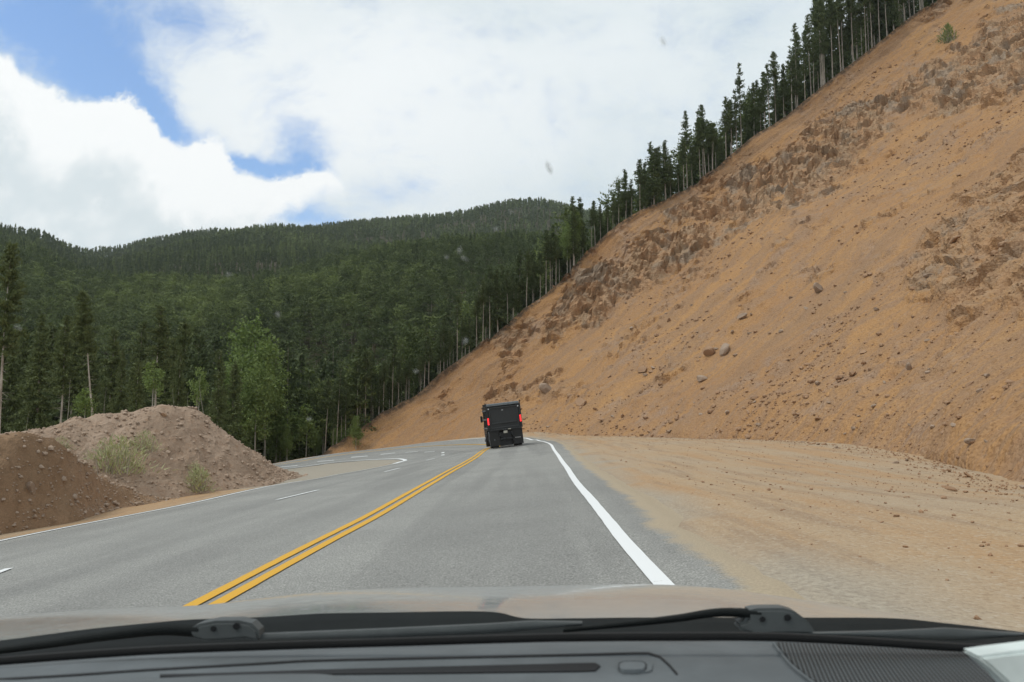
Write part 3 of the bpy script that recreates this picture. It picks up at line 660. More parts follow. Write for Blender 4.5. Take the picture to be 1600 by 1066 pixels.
# along the edge of the cut
def back_at(fv, bt_m):                               # point on the hillside behind the edge: fv along it, bt_m metres back
    i = min(int(fv * (NV - 1)), NV - 1); d = 150 * (np.linspace(0, 1, NB) ** 1.3)
    return np.array([np.interp(bt_m, d, BACK[i, :, k]) for k in range(3)])
epx, epy = proj(EE)
n_edge = 0
def edge_tree(px, b, topy=None, kind=None, label=None, group=None, lean=0, name='pine_tree', hs=None, sxy=1.):
    i = int(np.argmin(np.abs(epx - px))); p = back_at(i / (NV - 1), b)
    kind = kind or PINES[rng.integers(len(PINES))]
    if topy is not None:
        d = ray(px, topy); zt = CAMZ + d[2] / d[1] * p[1]; sc = max(.4, (zt - p[2]) / kind[2])
    else: sc = hs
    return tree(kind, p, sc, label, group, name, lean=lean, sxy=sxy / max(sc, .8) ** .55)
GR_SKY = 'pines on the upper rim of the cut'; GR_LOW = 'pines along the lower rim of the cut'
LB_SKY = ['slim dark pine with bare trunk on the upper skyline rim of the orange slope', 'full dark spruce standing among the pines on the upper rim of the orange slope']
LB_LOW = ['slim bare-trunked pine on the lower forested rim of the orange slope', 'full dark spruce on the lower forested rim of the orange slope']
special = [(1250, 38, 'tall lone ragged pine standing clear of its neighbours on the skyline rim', .0), (1160, 100, 'spiky narrow pine rising above the trees around it halfway up the skyline rim', 0),
           (1102, 165, 'pointed pine next to a gap of sky on the middle of the skyline rim', 0), (1074, 175, 'narrow pointed pine, lower of the two sharp tops on the middle of the skyline rim', 0),
           (1020, 222, 'small sharp pine top standing apart on the lower skyline rim', 0), (1287, -20, 'very tall sparse pine cut off by the top of the photo', 0), (1215, 82, 'pine with rounded dense crown just left of the tall lone pine', 0)]
for px, ty, lb, ln in special: edge_tree(px, 1.2, ty, PINES[int(px) % 8], lb, None, sxy=.85)
def skyline(px): return np.interp(px, [500, 545, 600, 650, 700, 750, 800, 850, 900, 950, 985, 1020, 1050, 1075, 1100, 1140, 1165, 1190, 1215, 1250, 1290, 1330, 1380, 1440, 1500], [600, 570, 545, 520, 485, 440, 400, 365, 318, 300, 268, 245, 225, 205, 190, 160, 150, 130, 100, 75, 0, -40, -70, -110, -150])
for px in np.arange(505, 1500, 10.5):
    q_ = px + rng.normal(0, 3); b = abs(rng.normal(.5, .8)) + .15; sp_ = rng.random() < .17
    ty = skyline(q_) + rng.normal(16, 22) + (25 if rng.random() < .3 else 0)
    ty = max(ty, skyline(q_) - 12)
    sky_ = q_ > 900
    edge_tree(q_, b, ty, SPRUCE[rng.integers(4)] if sp_ else None, (LB_SKY if sky_ else LB_LOW)[1 if sp_ else 0], GR_SKY if sky_ else GR_LOW, lean=rng.normal(0, .02)); n_edge += 1
for row, (b0, b1, step) in enumerate([(2.2, 5, 13), (5, 11, 15), (11, 22, 24)]):
    for px in np.arange(507 + 4 * row, 1500, step):
        q_ = px + rng.normal(0, 4); b = rng.uniform(b0, b1); sp_ = rng.random() < .42
        ty = skyline(q_) + rng.normal(26 + 10 * row, 24); ty = max(ty, skyline(q_) - 6); sky_ = q_ > 900
        if sky_ and rng.random() < .15: continue
        edge_tree(q_, b, ty, SPRUCE[rng.integers(4)] if sp_ else None, (LB_SKY if sky_ else LB_LOW)[1 if sp_ else 0], GR_SKY if sky_ else GR_LOW, lean=rng.normal(0, .02)); n_edge += 1
edge_tree(897, .8, 325, ASPEN[0], 'pale green aspen standing where the far hills meet the rim of the orange slope', None, name='aspen_tree', sxy=.9)
edge_tree(886, 1.2, 338, ASPEN[1], 'smaller pale green aspen left of the one at the rim of the orange slope', None, name='aspen_tree', sxy=.7)

# left foreground, behind the mound
def ground_tree(px, topy, Yd, kind, label, group=None, name='pine_tree', base=None, lean=0., sxy=1.):
    x = at(px, 600, Yd)[0]; z = float(H(np.array([x]), np.array([Yd]))[0]) - .2 if base is None else at(px, base, Yd)[2]
    zt = at(px, topy, Yd)[2]; sc = (zt - z) / kind[2]
    return tree(kind, (x, Yd, z), sc, label, group, name, lean=lean, rz=0 if lean else None, sxy=sxy)
ground_tree(3, 385, 33, NEARP[2], 'tall pine at the left margin with a thick bare reddish trunk behind the mound', base=690, sxy=.85)
ground_tree(148, 455, 38, NEARP[3], 'leaning pine with a long pale bare trunk behind the gravel mound', base=655, lean=-.14, sxy=.9)
ground_tree(98, 495, 42, NEARP[1], 'bushy pine right of the margin pine with a dark forked trunk', base=690, sxy=.9)
ground_tree(60, 492, 46, BIGP[0], 'dense dark spruce between the margin pine and the leaning pine', base=700)
ground_tree(245, 478, 44, NEARP[0], 'large round topped pine standing behind the crest of the mound', base=668, sxy=1.1)
ground_tree(280, 540, 40, BIGP[1], 'broad dark spruce whose low boughs touch the crest of the mound', base=660, sxy=.8)
ground_tree(190, 545, 36, BIGP[0], 'short dark fir on the left shoulder of the mound crest', base=662, sxy=.8)
ground_tree(215, 560, 35, BIGP[1], 'squat dark fir hugging the top of the mound beside a yellow green sapling', base=655, sxy=.8)
ground_tree(240, 562, 33, YOUNG[0], 'yellow green sapling above the highest point of the mound', name='young_aspen', base=640)
ground_tree(312, 572, 36, YOUNG[1], 'yellow green sapling above the right shoulder of the mound', name='young_aspen', base=655, sxy=.8)
ground_tree(135, 605, 32, YOUNG[1], 'bright green bushy sapling on the left part of the mound crest', name='young_aspen', base=668, sxy=1.2)
for px, ty, b in [(165, 603, 655), (276, 606, 645), (296, 612, 645), (324, 590, 665), (45, 640, 690), (108, 590, 668)]:
    ground_tree(px, ty, 32.5 + rng.random() * 2, SNAG[rng.integers(2)], 'bare grey dead stem standing behind the crest of the gravel mound', 'dead stems behind the mound', 'dead_tree', base=b, lean=rng.normal(0, .08), sxy=.6)
for px, ty, Yd, k_, lb in [(395, 486, 90, 0, 'tall light green aspen, highest of the clump above the right end of the mound'), (376, 535, 86, 1, 'light green aspen on the left side of the clump'), (417, 528, 88, 2, 'light green aspen on the right side of the clump'), (360, 572, 84, 2, 'short light green aspen at the far left of the clump'), (402, 560, 83, 0, 'short light green aspen at the foot of the clump'),
                       ]:
    ground_tree(px, ty, Yd, ASPEN[k_], lb, name='aspen_tree', sxy=1.0)
for k in range(16):
    px = rng.uniform(395, 560); Yd = rng.uniform(86, 100)
    ground_tree(px, rng.uniform(625, 675), Yd, YOUNG[k % 2] if rng.random() < .6 else ASPEN[k % 3], 'grey green young aspen at the foot of the forest beyond the far road edge', 'young aspens beyond the far road edge', 'young_aspen', sxy=.95)
for k in range(46):
    px = rng.uniform(330, 600) if k % 3 else rng.uniform(-20, 330); Yd = rng.uniform(88, 125) if px > 330 else rng.uniform(55, 100)
    kd = PINES[k % 8] if rng.random() < .6 else SPRUCE[k % 4]
    if 335 < px < 440 and Yd < 112: Yd += 28
    ground_tree(px, rng.uniform(505, 590) - (Yd < 80) * 30 + (px > 420) * 10, Yd, kd, 'dark conifer in the valley forest behind the mound and the far road', 'valley conifers behind the mound')
for k in range(26):
    px = rng.uniform(-30, 370); Yd = rng.uniform(45, 75)
    ground_tree(px, rng.uniform(495, 590), Yd, (NEARP + BIGP)[k % 6], 'dark conifer crowding behind the crest of the gravel mound', 'conifers close behind the mound', sxy=.9)

# the rest of the forest, nobody could count it: one mesh with less detail the farther it stands
def lod(rg, n, form):
    h0 = rg.uniform(.12, .42); Rm = rg.uniform(.105, .15)
    if n >= 150: return crown_pine(rg, 1, h0, Rm, int(n / 8), .036, 3, form)
    t_ = rg.random(n) ** 1.1; prof = np.clip(1.05 - t_, 0, 1) ** .8; az = rg.random(n) * 6.283
    rad = Rm * prof * rg.uniform(.3, .9, n); z = h0 + (1 - h0) * t_ * .93
    c = np.stack([rad * np.cos(az), rad * np.sin(az), z], -1); d = np.stack([np.cos(az) * .45, np.sin(az) * .45, rg.normal(.55, .5, n)], -1)
    l = .9 / math.sqrt(n) * rg.uniform(.7, 1.4, n); return np.concatenate([tris_at(c, d, l, l * .62, rg), tris_at(np.array([[0, 0, .95]] * 2), np.array([[0., 0, 1]] * 2), [.2] * 2, [.05] * 2, rg)])
rgf = np.random.default_rng(55)
POOL = {n: [lod(rgf, n, 'pine' if k % 3 else 'spruce') for k in range(14)] for n in (36, 90, 420)}
TR = {}
allT, allTint, trunkT = [], [], []
def plant(p, h, n, tint):
    tr = POOL[n][rgf.integers(14)]; a = rgf.random() * 6.283; ca, sa = math.cos(a), math.sin(a)
    q_ = tr * h; wx = rgf.uniform(.85, 1.25); x = (q_[..., 0] * ca - q_[..., 1] * sa) * wx; y = (q_[..., 0] * sa + q_[..., 1] * ca) * wx
    allT.append(np.stack([x, y, q_[..., 2]], -1) + p); allTint.append(np.full(len(tr), tint))
    if n >= 90:
        w_ = .011 * h; b_ = .55 * h
        for ang in (a, a + 1.6):
            s = np.array([math.cos(ang), math.sin(ang), 0]) * w_; trunkT.append(np.array([p - s, p + s, p + np.array([0, 0, b_])]))
def hill_z(i_f, q_i): pass
# sample the hill mesh by cell
cell_c = (HP[:-1, :-1] + HP[1:, 1:]) / 2
area = np.linalg.norm(np.cross(HP[1:, :-1] - HP[:-1, :-1], HP[:-1, 1:] - HP[:-1, :-1]), axis=-1)
cpx, cpy = proj(cell_c)
vis = (cpx > -130) & (cpx < 1010) & (cell_c[..., 1] > 118) & (q[None, :-1] < 1.06)
dist_c = cell_c[..., 1]
patch = fbm(np.stack([cell_c[..., 0] / 60, cell_c[..., 1] / 60, 0 * dist_c], -1), 4, 40)
dens = np.where(dist_c < 360, 1 / 13., np.where(dist_c < 750, 1 / 19., 1 / 26.)) * vis
dens *= np.clip(1.0 + patch * 1.2, .35, 1.3)
cnt = rgf.poisson(area * dens)
ii, jj = np.nonzero(cnt)
for i, j in zip(ii, jj):
    for _ in range(cnt[i, j]):
        a, b = rgf.random(2); p = HP[i, j] * (1 - a) * (1 - b) + HP[i + 1, j] * a * (1 - b) + HP[i, j + 1] * (1 - a) * b + HP[i + 1, j + 1] * a * b
        dd = p[1]; n = 420 if dd < 330 else (90 if dd < 620 else 36)
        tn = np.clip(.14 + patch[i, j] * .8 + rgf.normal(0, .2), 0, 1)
        tn = np.clip(tn + .95 * sstep(dd, 1120, 1350), 0, 1)  # sunlight on the far summit painted in as a lighter needle tint
        plant(p, rgf.uniform(8.5, 13.5), n, tn)
# hillside behind the edge trees and the valley floor
for k in range(900):
    fv = rgf.uniform(0, .98); b = rgf.uniform(8, 120) ; p = back_at(fv, b); plant(p, rgf.uniform(9, 12.5), 420 if b < 50 else 90, np.clip(rgf.normal(.2, .2), 0, 1))
for k in range(950):
    x = rgf.uniform(-92, -18); y = rgf.uniform(50, 138)
    if y < 92 and x > -37 - (y < 66) * 8: continue
    z = float(H(np.array([x]), np.array([y]))[0]); plant(np.array([x, y, z]), rgf.uniform(8, 12), 420, np.clip(rgf.normal(.2, .2), 0, 1))
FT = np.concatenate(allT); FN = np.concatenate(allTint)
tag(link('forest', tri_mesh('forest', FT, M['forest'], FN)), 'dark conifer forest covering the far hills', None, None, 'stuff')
tag(link('forest_trunks', tri_mesh('forest_trunks', np.array(trunkT), M['bark'])), 'pale conifer trunks within the forest on the far hills', None, None, 'stuff')
print('forest triangles', len(FT), 'edge trees', n_edge)

# ------------------------------------------------------------------ rocks
def rock_mat(a, b):
    def f(t):
        p = t.n('ShaderNodeTexCoord').outputs['Object']; n = t.noise(p, 2.5, 5, .65); rnd = t.n('ShaderNodeObjectInfo').outputs['Random']; isl = t.n('ShaderNodeNewGeometry').outputs['Random Per Island']
        c = t.mix(t.ss(n, .3, .7), a, b); c = t.mix(t.m('MULTIPLY', t.m('ADD', rnd, isl), .4), c, t.mix(1, c, (.62, .58, .54), 'MULTIPLY'))
        return principled(t, c, .92, t.bump(n, .5, .05), spec=.15)
    return f
M['rock'] = material('tan_rock', rock_mat((.46, .29, .18), (.40, .27, .18)))
M['grey_rock'] = material('grey_pink_rock', rock_mat((.48, .37, .29), (.40, .31, .24)))
def rock_shape(rg, sub=2, flat=.7):
    bm = bmesh.new(); bmesh.ops.create_icosphere(bm, subdivisions=sub, radius=1); Vv = np.array([v_.co[:] for v_ in bm.verts]); off = rg.random(3) * 50
    for k in range(9):                                # planar cuts make it angular
        d = rg.normal(size=3); d /= np.linalg.norm(d); lim = rg.uniform(.45, .8); h = Vv @ d; Vv -= np.where(h > lim, h - lim, 0)[:, None] * d
    Vv *= 1 + .12 * fbm(Vv * 1.5 + off, 3, 2)[:, None]; Vv *= np.array([rg.uniform(.9, 1.4), rg.uniform(.7, 1.1), flat * rg.uniform(.7, 1.1)])
    F = np.array([[v_.index for v_ in f.verts] for f in bm.faces]); bm.free(); return Vv, F
RK = [rock_shape(np.random.default_rng(300 + k), 3) for k in range(7)]
RKM = [mesh('rock', v_, f_, M['grey_rock' if k % 3 == 0 else 'rock']) for k, (v_, f_) in enumerate(RK)]
SLf = SL.reshape(-1, 3); SPX, SPY = proj(SLf)
vis_near = SLf[:, 1] > 5
def slope_pt(px, py):
    d = (SPX - px) ** 2 + (SPY - py) ** 2 + np.where(vis_near, 0, 1e9); return SLf[int(np.argmin(d))]
def rock(p, size, label, group=None, k=None, sink=.15):
    o = link('rock', RKM[int(rng.integers(7)) if k is None else k], loc=(p[0], p[1], p[2] + size * (.45 - sink)))
    o.scale = (size,) * 3; o.rotation_euler = (rng.normal(0, .35), rng.normal(0, .35), rng.random() * 6.28); return tag(o, label, 'rock', group)
for px, py, s_px, lb in [(1108, 555, 13, 'pale boulder, left of the pair halfway up the orange slope'), (1132, 551, 14, 'pale boulder, right of the pair halfway up the orange slope'), (1096, 597, 12, 'jagged pale boulder just below the boulder pair on the slope'),
                         (1280, 457, 14, 'dark edged boulder alone high on the smooth talus'), (1160, 497, 10, 'pale boulder at the foot of a scatter of stones above the boulder pair'), (853, 612, 11, 'pink grey boulder above the gravel lot right of the truck'), (908, 632, 11, 'pink grey boulder in the cluster low on the slope right of the truck'),
                         (893, 622, 9, 'smaller pink boulder touching the low cluster right of the truck'), (1420, 577, 9, 'dark reddish boulder alone on the lower talus'), (1492, 640 - 260, 11, 'large angular boulder on the right hand rock outcrop'),
                         (1005, 580, 10, 'brown boulder on the talus left of the boulder pair'), (1205, 727, 5, 'dark squarish stone on the gravel near the toe of the slope')]:
    p = slope_pt(px, py); rock(p, s_px * p[1] / FPX, lb)
for k in range(130):
    px = rng.uniform(840, 1590); py = rng.uniform(420, 690); p = slope_pt(px, py)
    if (SPX[0] is None): continue
    up = p[2] > 3
    rock(p, float(rng.uniform(.10, .32)) * (.6 if p[1] < 45 else 1), 'loose tan stone lying on the orange talus slope', 'loose stones on the talus')
for k in range(44):                                   # stones along the toe
    i = rng.integers(60, NU - 130); p = SL[i, 0].copy(); d = abs(rng.normal(0, 1.0)); p[0] -= d + .15; p[2] = float(H(np.array([p[0]]), np.array([p[1]]))[0])
    rock(p, float(rng.uniform(.04, .11)), 'small reddish stone fallen onto the gravel at the foot of the slope', 'fallen stones at the foot of the slope')
for px, py, s_px, lb in [(172, 652, 10, 'flat reddish slab on the crest of the gravel mound'), (192, 657, 7, 'small reddish stone beside the slab on the mound crest'), (45, 762, 17, 'pale slab lodged in the brown dirt bank'), (258, 650, 9, 'dark rounded clod on the top of the mound')]:
    Mf = np.vstack([MOUND.reshape(-1, 3)[:], BANK.reshape(-1, 3)]); a_, b_ = proj(Mf); nb_ = np.where(np.arange(len(Mf)) < MOUND[..., 0].size, 0, 0); d_ = (a_ - px) ** 2 + (b_ - py) ** 2 + Mf[:, 1] * .5
    p = Mf[int(np.argmin(d_))]; rock(p, s_px * p[1] / FPX * .8, lb, k=0 if 'slab' in lb else None, sink=.4)
# gravel debris
def scatter(name, pts, sizes, mat, label):
    small = [rock_shape(np.random.default_rng(400 + k), 1, .75) for k in range(6)]; Vs, Fs, k0 = [], [], 0
    for p, s in zip(pts, sizes):
        v_, f_ = small[rng.integers(6)]; a = rng.random() * 6.28; ca, sa = math.cos(a), math.sin(a)
        w_ = v_ @ np.array([[ca, sa, 0], [-sa, ca, 0], [0, 0, 1]]) * s; Vs.append(w_ + p + np.array([0, 0, s * .25])); Fs.append(f_ + k0); k0 += len(v_)
    tag(link(name, mesh(name, np.vstack(Vs), np.vstack(Fs), mat)), label, None, None, 'stuff')
pts, szs = [], []
fl = rk[:, :-1]
for k in range(30000):
    i = rng.integers(40, NU - 3); j = int((NV - 2) * rng.random() ** 1.15); pn = fbm(SL[i, j][None] * .12, 3, 33)[0]
    if rng.random() > .25 + 2.4 * pn: continue
    pts.append(SL[i, j] + Nn[i, j] * .02); dcam = SL[i, j][1]; szs.append(np.clip(rng.lognormal(-2.6, .55), .025, .3) * (.55 if dcam < 45 else 1.15))
for k in range(1500):
    i = rng.integers(30, NU - 110); p = SL[i, 0].copy(); d = abs(rng.normal(0, .75)) - .2; p[0] -= d; p[2] = float(H(np.array([p[0]]), np.array([p[1]]))[0]); pts.append(p); szs.append(rng.uniform(.012, .05))
scatter('slope_gravel', pts, szs, M['rock'], 'loose gravel strewn over the orange cut slope')
pts, szs = [], []
for k in range(2600):
    y = 4 + 60 * rng.random() ** 1.6; xr = np.interp(y, outer[:200, 1], outer[:200, 0]) + 1.6; xt = np.interp(y, Tt[:400, 1], Tt[:400, 0]); x = xr + (xt - xr) * rng.random() ** .6
    pts.append(np.array([x, y, float(H(np.array([x]), np.array([y]))[0])])); szs.append(np.clip(rng.lognormal(-4.15, .5), .006, .05))
scatter('lot_gravel', pts, szs, M['rock'], 'fine gravel lying on the dirt pullout beside the road')
pts, szs = [], []
for Pm, n in ((MOUND, 3200), (BANK, 1100)):
    for k in range(n):
        p = Pm[rng.integers(Pm.shape[0]), rng.integers(1, 112)]; pts.append(p); szs.append(np.clip(rng.lognormal(-3.4, .55), .012, .11))
scatter('mound_stones', pts, szs, M['grey_rock'], 'small stones covering the gravel mound')

# ------------------------------------------------------------------ shrubs
def shrub(px, py, Pm, wpx, hpx, label, dense=1., mat='sage'):
    Mf = (Pm[:, :106] if Pm is MOUND else Pm).reshape(-1, 3); a_, b_ = proj(Mf); p = Mf[int(np.argmin((a_ - px) ** 2 + (b_ - py) ** 2))]; s = p[1] / FPX
    wd, hg = wpx * s / 2, hpx * s; e = link('shrub', None, loc=tuple(p)); tag(e, label, 'shrub')
    rg = np.random.default_rng(int(px)); n = int(800 * dense)
    st = rg.normal(0, .45, (n, 2)); hh = rg.random(n) ** .8; c = np.stack([st[:, 0] * wd, st[:, 1] * wd * .8, hh * hg * np.exp(-(st ** 2).sum(1) * .8)], -1)
    d = np.stack([st[:, 0] * .8, st[:, 1] * .8, np.ones(n)], -1) + rg.normal(0, .4, (n, 3)); l = hg * rg.uniform(.10, .22, n)
    link('foliage', tri_mesh('foliage', tris_at(c, d, l, l * .2, rg), M[mat], rg.random(n)), e)
    ns = 26; a = rg.random(ns) * 6.28; rr_ = rg.random(ns) * wd * .8; b = np.stack([np.cos(a) * rr_, np.sin(a) * rr_, 0 * a - .02], -1); tp = b * 1.25 + np.array([0, 0, hg * .7])
    link('stems', tri_mesh('stems', tris_at((b + tp) / 2, tp - b, np.full(ns, hg * .75), np.full(ns, hg * .03), rg), M['bark']), e)
shrub(182, 738, MOUND, 105, 60, 'large pale sage green shrub on the front of the gravel mound')
shrub(228, 706, MOUND, 50, 34, 'small pale shrub above and right of the large one on the mound', .6)
shrub(310, 768, MOUND, 46, 40, 'pale green shrub near the road at the right foot of the mound', .7)
shrub(303, 742, MOUND, 34, 22, 'tiny sparse shrub just above the one at the right foot of the mound', .35)
shrub(98, 702, MOUND, 34, 22, 'sparse shrub where the brown bank meets the gravel mound', .4)
shrub(1482, 66, SL[:NU - 5], 30, 34, 'lone green bush high on the orange slope near the top of the photo', .6, 'aspen')

# ------------------------------------------------------------------ the truck ahead
def flat(name, rgb, rough=.5, metal=0., spec=.5, bumpy=0., **kw):
    def f(t):
        p = t.n('ShaderNodeTexCoord').outputs['Object']; n = t.noise(p, 6, 5, .65)
        c = t.mix(t.ss(n, .3, .7), tuple(x * .82 for x in rgb), tuple(min(1, x * 1.15) for x in rgb))
        nm = t.bump(t.noise(p, bumpy, 3, .6), .35, .002) if bumpy else None
        return principled(t, c, t.m('ADD', rough, t.m('MULTIPLY', t.m('SUBTRACT', n, .5), .18)), nm, metal, spec, **kw)
    return material(name, f)
M['truck_black'] = flat('black_truck_paint', (.012, .013, .014), .42)
M['truck_panel'] = flat('dull_black_panel', (.021, .023, .024), .55)
M['truck_grey'] = flat('dusty_grey_steel', (.10, .11, .12), .5)
M['tarp'] = flat('grey_tarp', (.13, .15, .165), .6)
M['rubber'] = flat('black_rubber', (.012, .012, .012), .7)
M['plate'] = flat('pale_plate', (.42, .40, .34), .5)
M['chrome'] = flat('bright_metal', (.5, .52, .53), .3, 1.)
M['marking'] = flat('white_marking', (.4, .4, .4), .6)
def lamp_red(t):
    e = t.n('ShaderNodeEmission'); e.inputs[0].default_value = (1, .035, .04, 1); e.inputs[1].default_value = 1.3
    p = principled(t, (.6, .02, .02), .25); a = t.n('ShaderNodeAddShader'); t.put(a.inputs[0], e.outputs[0]); t.put(a.inputs[1], p); return a.outputs[0]
M['brake'] = material('lit_red_lamp', lamp_red)
pL, pR = at(765, 702, 52), at(821, 695, 52.3)
TRK = link('dump_truck', None, loc=tuple((pL + pR) / 2))
tag(TRK, 'small black dump truck with lit brake lights driving into the left hand bend', 'truck')
roll = math.atan2(pR[2] - pL[2], pR[0] - pL[0])
TRK.rotation_euler = (0, -roll, R(5.5))
TRK.scale = (.97, 1.0, 1.06)
def part(name, build, mat, parent=TRK, smooth=False):
    bm = bmesh.new(); build(bm); return link(name, bm_mesh(name, bm, M[mat], smooth), parent)
def f_bed(bm):
    for s in (-1, 1):
        box(bm, (s * 1.10, 2.1, 1.84), (.08, 4.2, 1.42), bevel=.015)
        for y in (.7, 1.4, 2.1, 2.8, 3.5): box(bm, (s * 1.155, y, 1.80), (.05, .09, 1.3), bevel=.01)
        box(bm, (s * 1.11, .03, 1.84), (.14, .12, 1.46), bevel=.02)
        box(bm, (s * 1.12, 2.1, 2.57), (.14, 4.2, .09), bevel=.015)
    box(bm, (0, 2.1, 1.16), (2.2, 4.2, .08)); box(bm, (0, 4.18, 1.95), (2.2, .08, 1.7), bevel=.01)
part('dump_bed', f_bed, 'truck_black')
def f_gate(bm):
    box(bm, (0, .05, 1.84), (2.06, .05, 1.32)); box(bm, (0, .02, 2.46), (2.06, .09, .10), bevel=.02); box(bm, (0, .02, 1.50), (1.75, .10, .09), bevel=.025)
    for s in (-1, 1): box(bm, (s * .95, .02, 1.84), (.10, .09, 1.3), bevel=.02)
    box(bm, (0, .02, 1.21), (2.06, .09, .10), bevel=.02)
gate = part('tailgate', f_gate, 'truck_panel')
part('handle', lambda bm: (box(bm, (-.08, -.035, 2.28), (.14, .03, .04), bevel=.008)), 'chrome', gate)
part('tarp_roll', lambda bm: (cyl(bm, (0, .08, 2.66), .075, 2.2, 'X'), box(bm, (0, 2.1, 2.60), (2.1, 4.1, .05), bevel=.015), box(bm, (0, .03, 2.60), (2.18, .06, .06), bevel=.01)), 'tarp')
for s in (-1, 1):
    part('tarp_arm_bracket', lambda bm: (box(bm, (s * 1.17, .12, 2.62), (.05, .12, .2), bevel=.012), box(bm, (s * 1.17, .1, 2.74), (.07, .07, .12), bevel=.015)), 'truck_black')
    part('corner_hinge', lambda bm: (cyl(bm, (s * 1.0, -.03, 2.42), .045, .06, 'Y', 12),), 'chrome')
    part('brake_light', lambda bm: [box(bm, (s * 1.09, -.045, 1.66 + q_ * .105), (.105, .05, .098), bevel=.018) for q_ in (-1.5, -.5, .5, 1.5)], 'brake')
    fl_ = part('mud_flap', lambda bm: box(bm, (s * .78, -.02, .61), (.68, .02, .98), bevel=.006), 'rubber')
    if s > 0: part('lettering', lambda bm: [box(bm, (.62 + .075 * q_, -.034, .52), (.045 if q_ % 2 else .055, .008, .05)) for q_ in range(5)], 'marking', fl_)
    else: part('badge', lambda bm: (cyl(bm, (-.80, -.034, .52), .05, .008, 'Y', 14),), 'truck_grey', fl_)
    for (y, w_) in ((.75, .55), (4.9, .27)):
        xx = s * (.80 if y < 1 else .95)
        tl = part('wheel', lambda bm: (cyl(bm, (xx, y, .44), .44, w_, 'X', 28),), 'rubber')
        part('rim', lambda bm: (cyl(bm, (xx + s * (w_ / 2 + .004), y, .44), .25, .02, 'X', 20), cyl(bm, (xx + s * (w_ / 2 + .03), y, .44), .09, .08, 'X', 12)), 'truck_grey', tl)
    part('side_board', lambda bm: [box(bm, (s * 1.185, 2.1, z_), (.02, 4.1, .1), bevel=.006) for z_ in (1.25, 1.8, 2.35)], 'truck_grey')
    part('fender', lambda bm: [box(bm, (s * 1.08, .75 + math.sin(a) * .56, .46 + math.cos(a) * .56), (.12, .2, .03), rot=Matrix.Rotation(-a, 3, 'X')) for a in np.linspace(-1.3, 1.3, 9)], 'truck_grey')
    mr = part('mirror', lambda bm: (box(bm, (s * 1.24, 4.72, 1.86), (.16, .1, .42), bevel=.03), box(bm, (s * 1.1, 4.76, 1.95), (.26, .03, .03)), box(bm, (s * 1.1, 4.76, 1.72), (.26, .03, .03))), 'truck_black')
part('bumper_and_gap_panel', lambda bm: (box(bm, (0, -.02, 1.10), (2.16, .10, .10), bevel=.02), box(bm, (0, .3, .72), (.75, .08, .5), bevel=.02), box(bm, (0, .0, .52), (.8, .1, .12), bevel=.02), cyl(bm, (0, -.09, .55), .04, .1, 'Z', 10), box(bm, (0, .36, .46), (.9, .03, .74), bevel=.01)), 'truck_black')  # last box is an added dark panel for the shade between the mud flaps
pl_ = part('licence_plate', lambda bm: box(bm, (-.02, -.045, .93), (.26, .015, .15), bevel=.004), 'plate')
part('sticker', lambda bm: box(bm, (.27, -.075, 1.09), (.2, .012, .05)), 'plate')
part('reflector', lambda bm: [box(bm, (x_, -.075, 1.10), (.07, .012, .035)) for x_ in (-.16, 0, .16)], 'truck_grey')
part('chassis', lambda bm: (box(bm, (-.4, 2.8, .82), (.1, 6.0, .2)), box(bm, (.4, 2.8, .82), (.1, 6.0, .2)), cyl(bm, (0, .75, .44), .1, 1.3, 'X', 12), cyl(bm, (0, .75, .44), .24, .3, 'X', 14), cyl(bm, (0, 4.9, .44), .07, 1.7, 'X', 12)), 'truck_black')
def f_cab(bm):
    prof = [(4.3, .7), (4.3, 2.2), (4.5, 2.32), (5.5, 2.3), (5.95, 1.62), (6.9, 1.45), (7.0, .7)]; rings = []
    for s, k in ((-1, 1.0), (1, 1.0)):
        rings.append([bm.verts.new((s * (1.0 if z < 1.7 else .88), y, z)) for y, z in prof])
    n = len(prof)
    for i in range(n): bm.faces.new((rings[0][i], rings[0][(i + 1) % n], rings[1][(i + 1) % n], rings[1][i]))
    bm.faces.new(rings[0]); bm.faces.new(rings[1][::-1])
    bmesh.ops.recalc_face_normals(bm, faces=bm.faces); bmesh.ops.bevel(bm, geom=list(bm.edges), offset=.05, segments=2, affect='EDGES')
cab = part('cab', f_cab, 'truck_black')
M['glass_dark'] = flat('dark_cab_glass', (.02, .025, .03), .08)
for s in (-1, 1): part('side_window', lambda bm: box(bm, (s * .955, 5.05, 1.98), (.02, .8, .45), rot=None), 'glass_dark', cab)

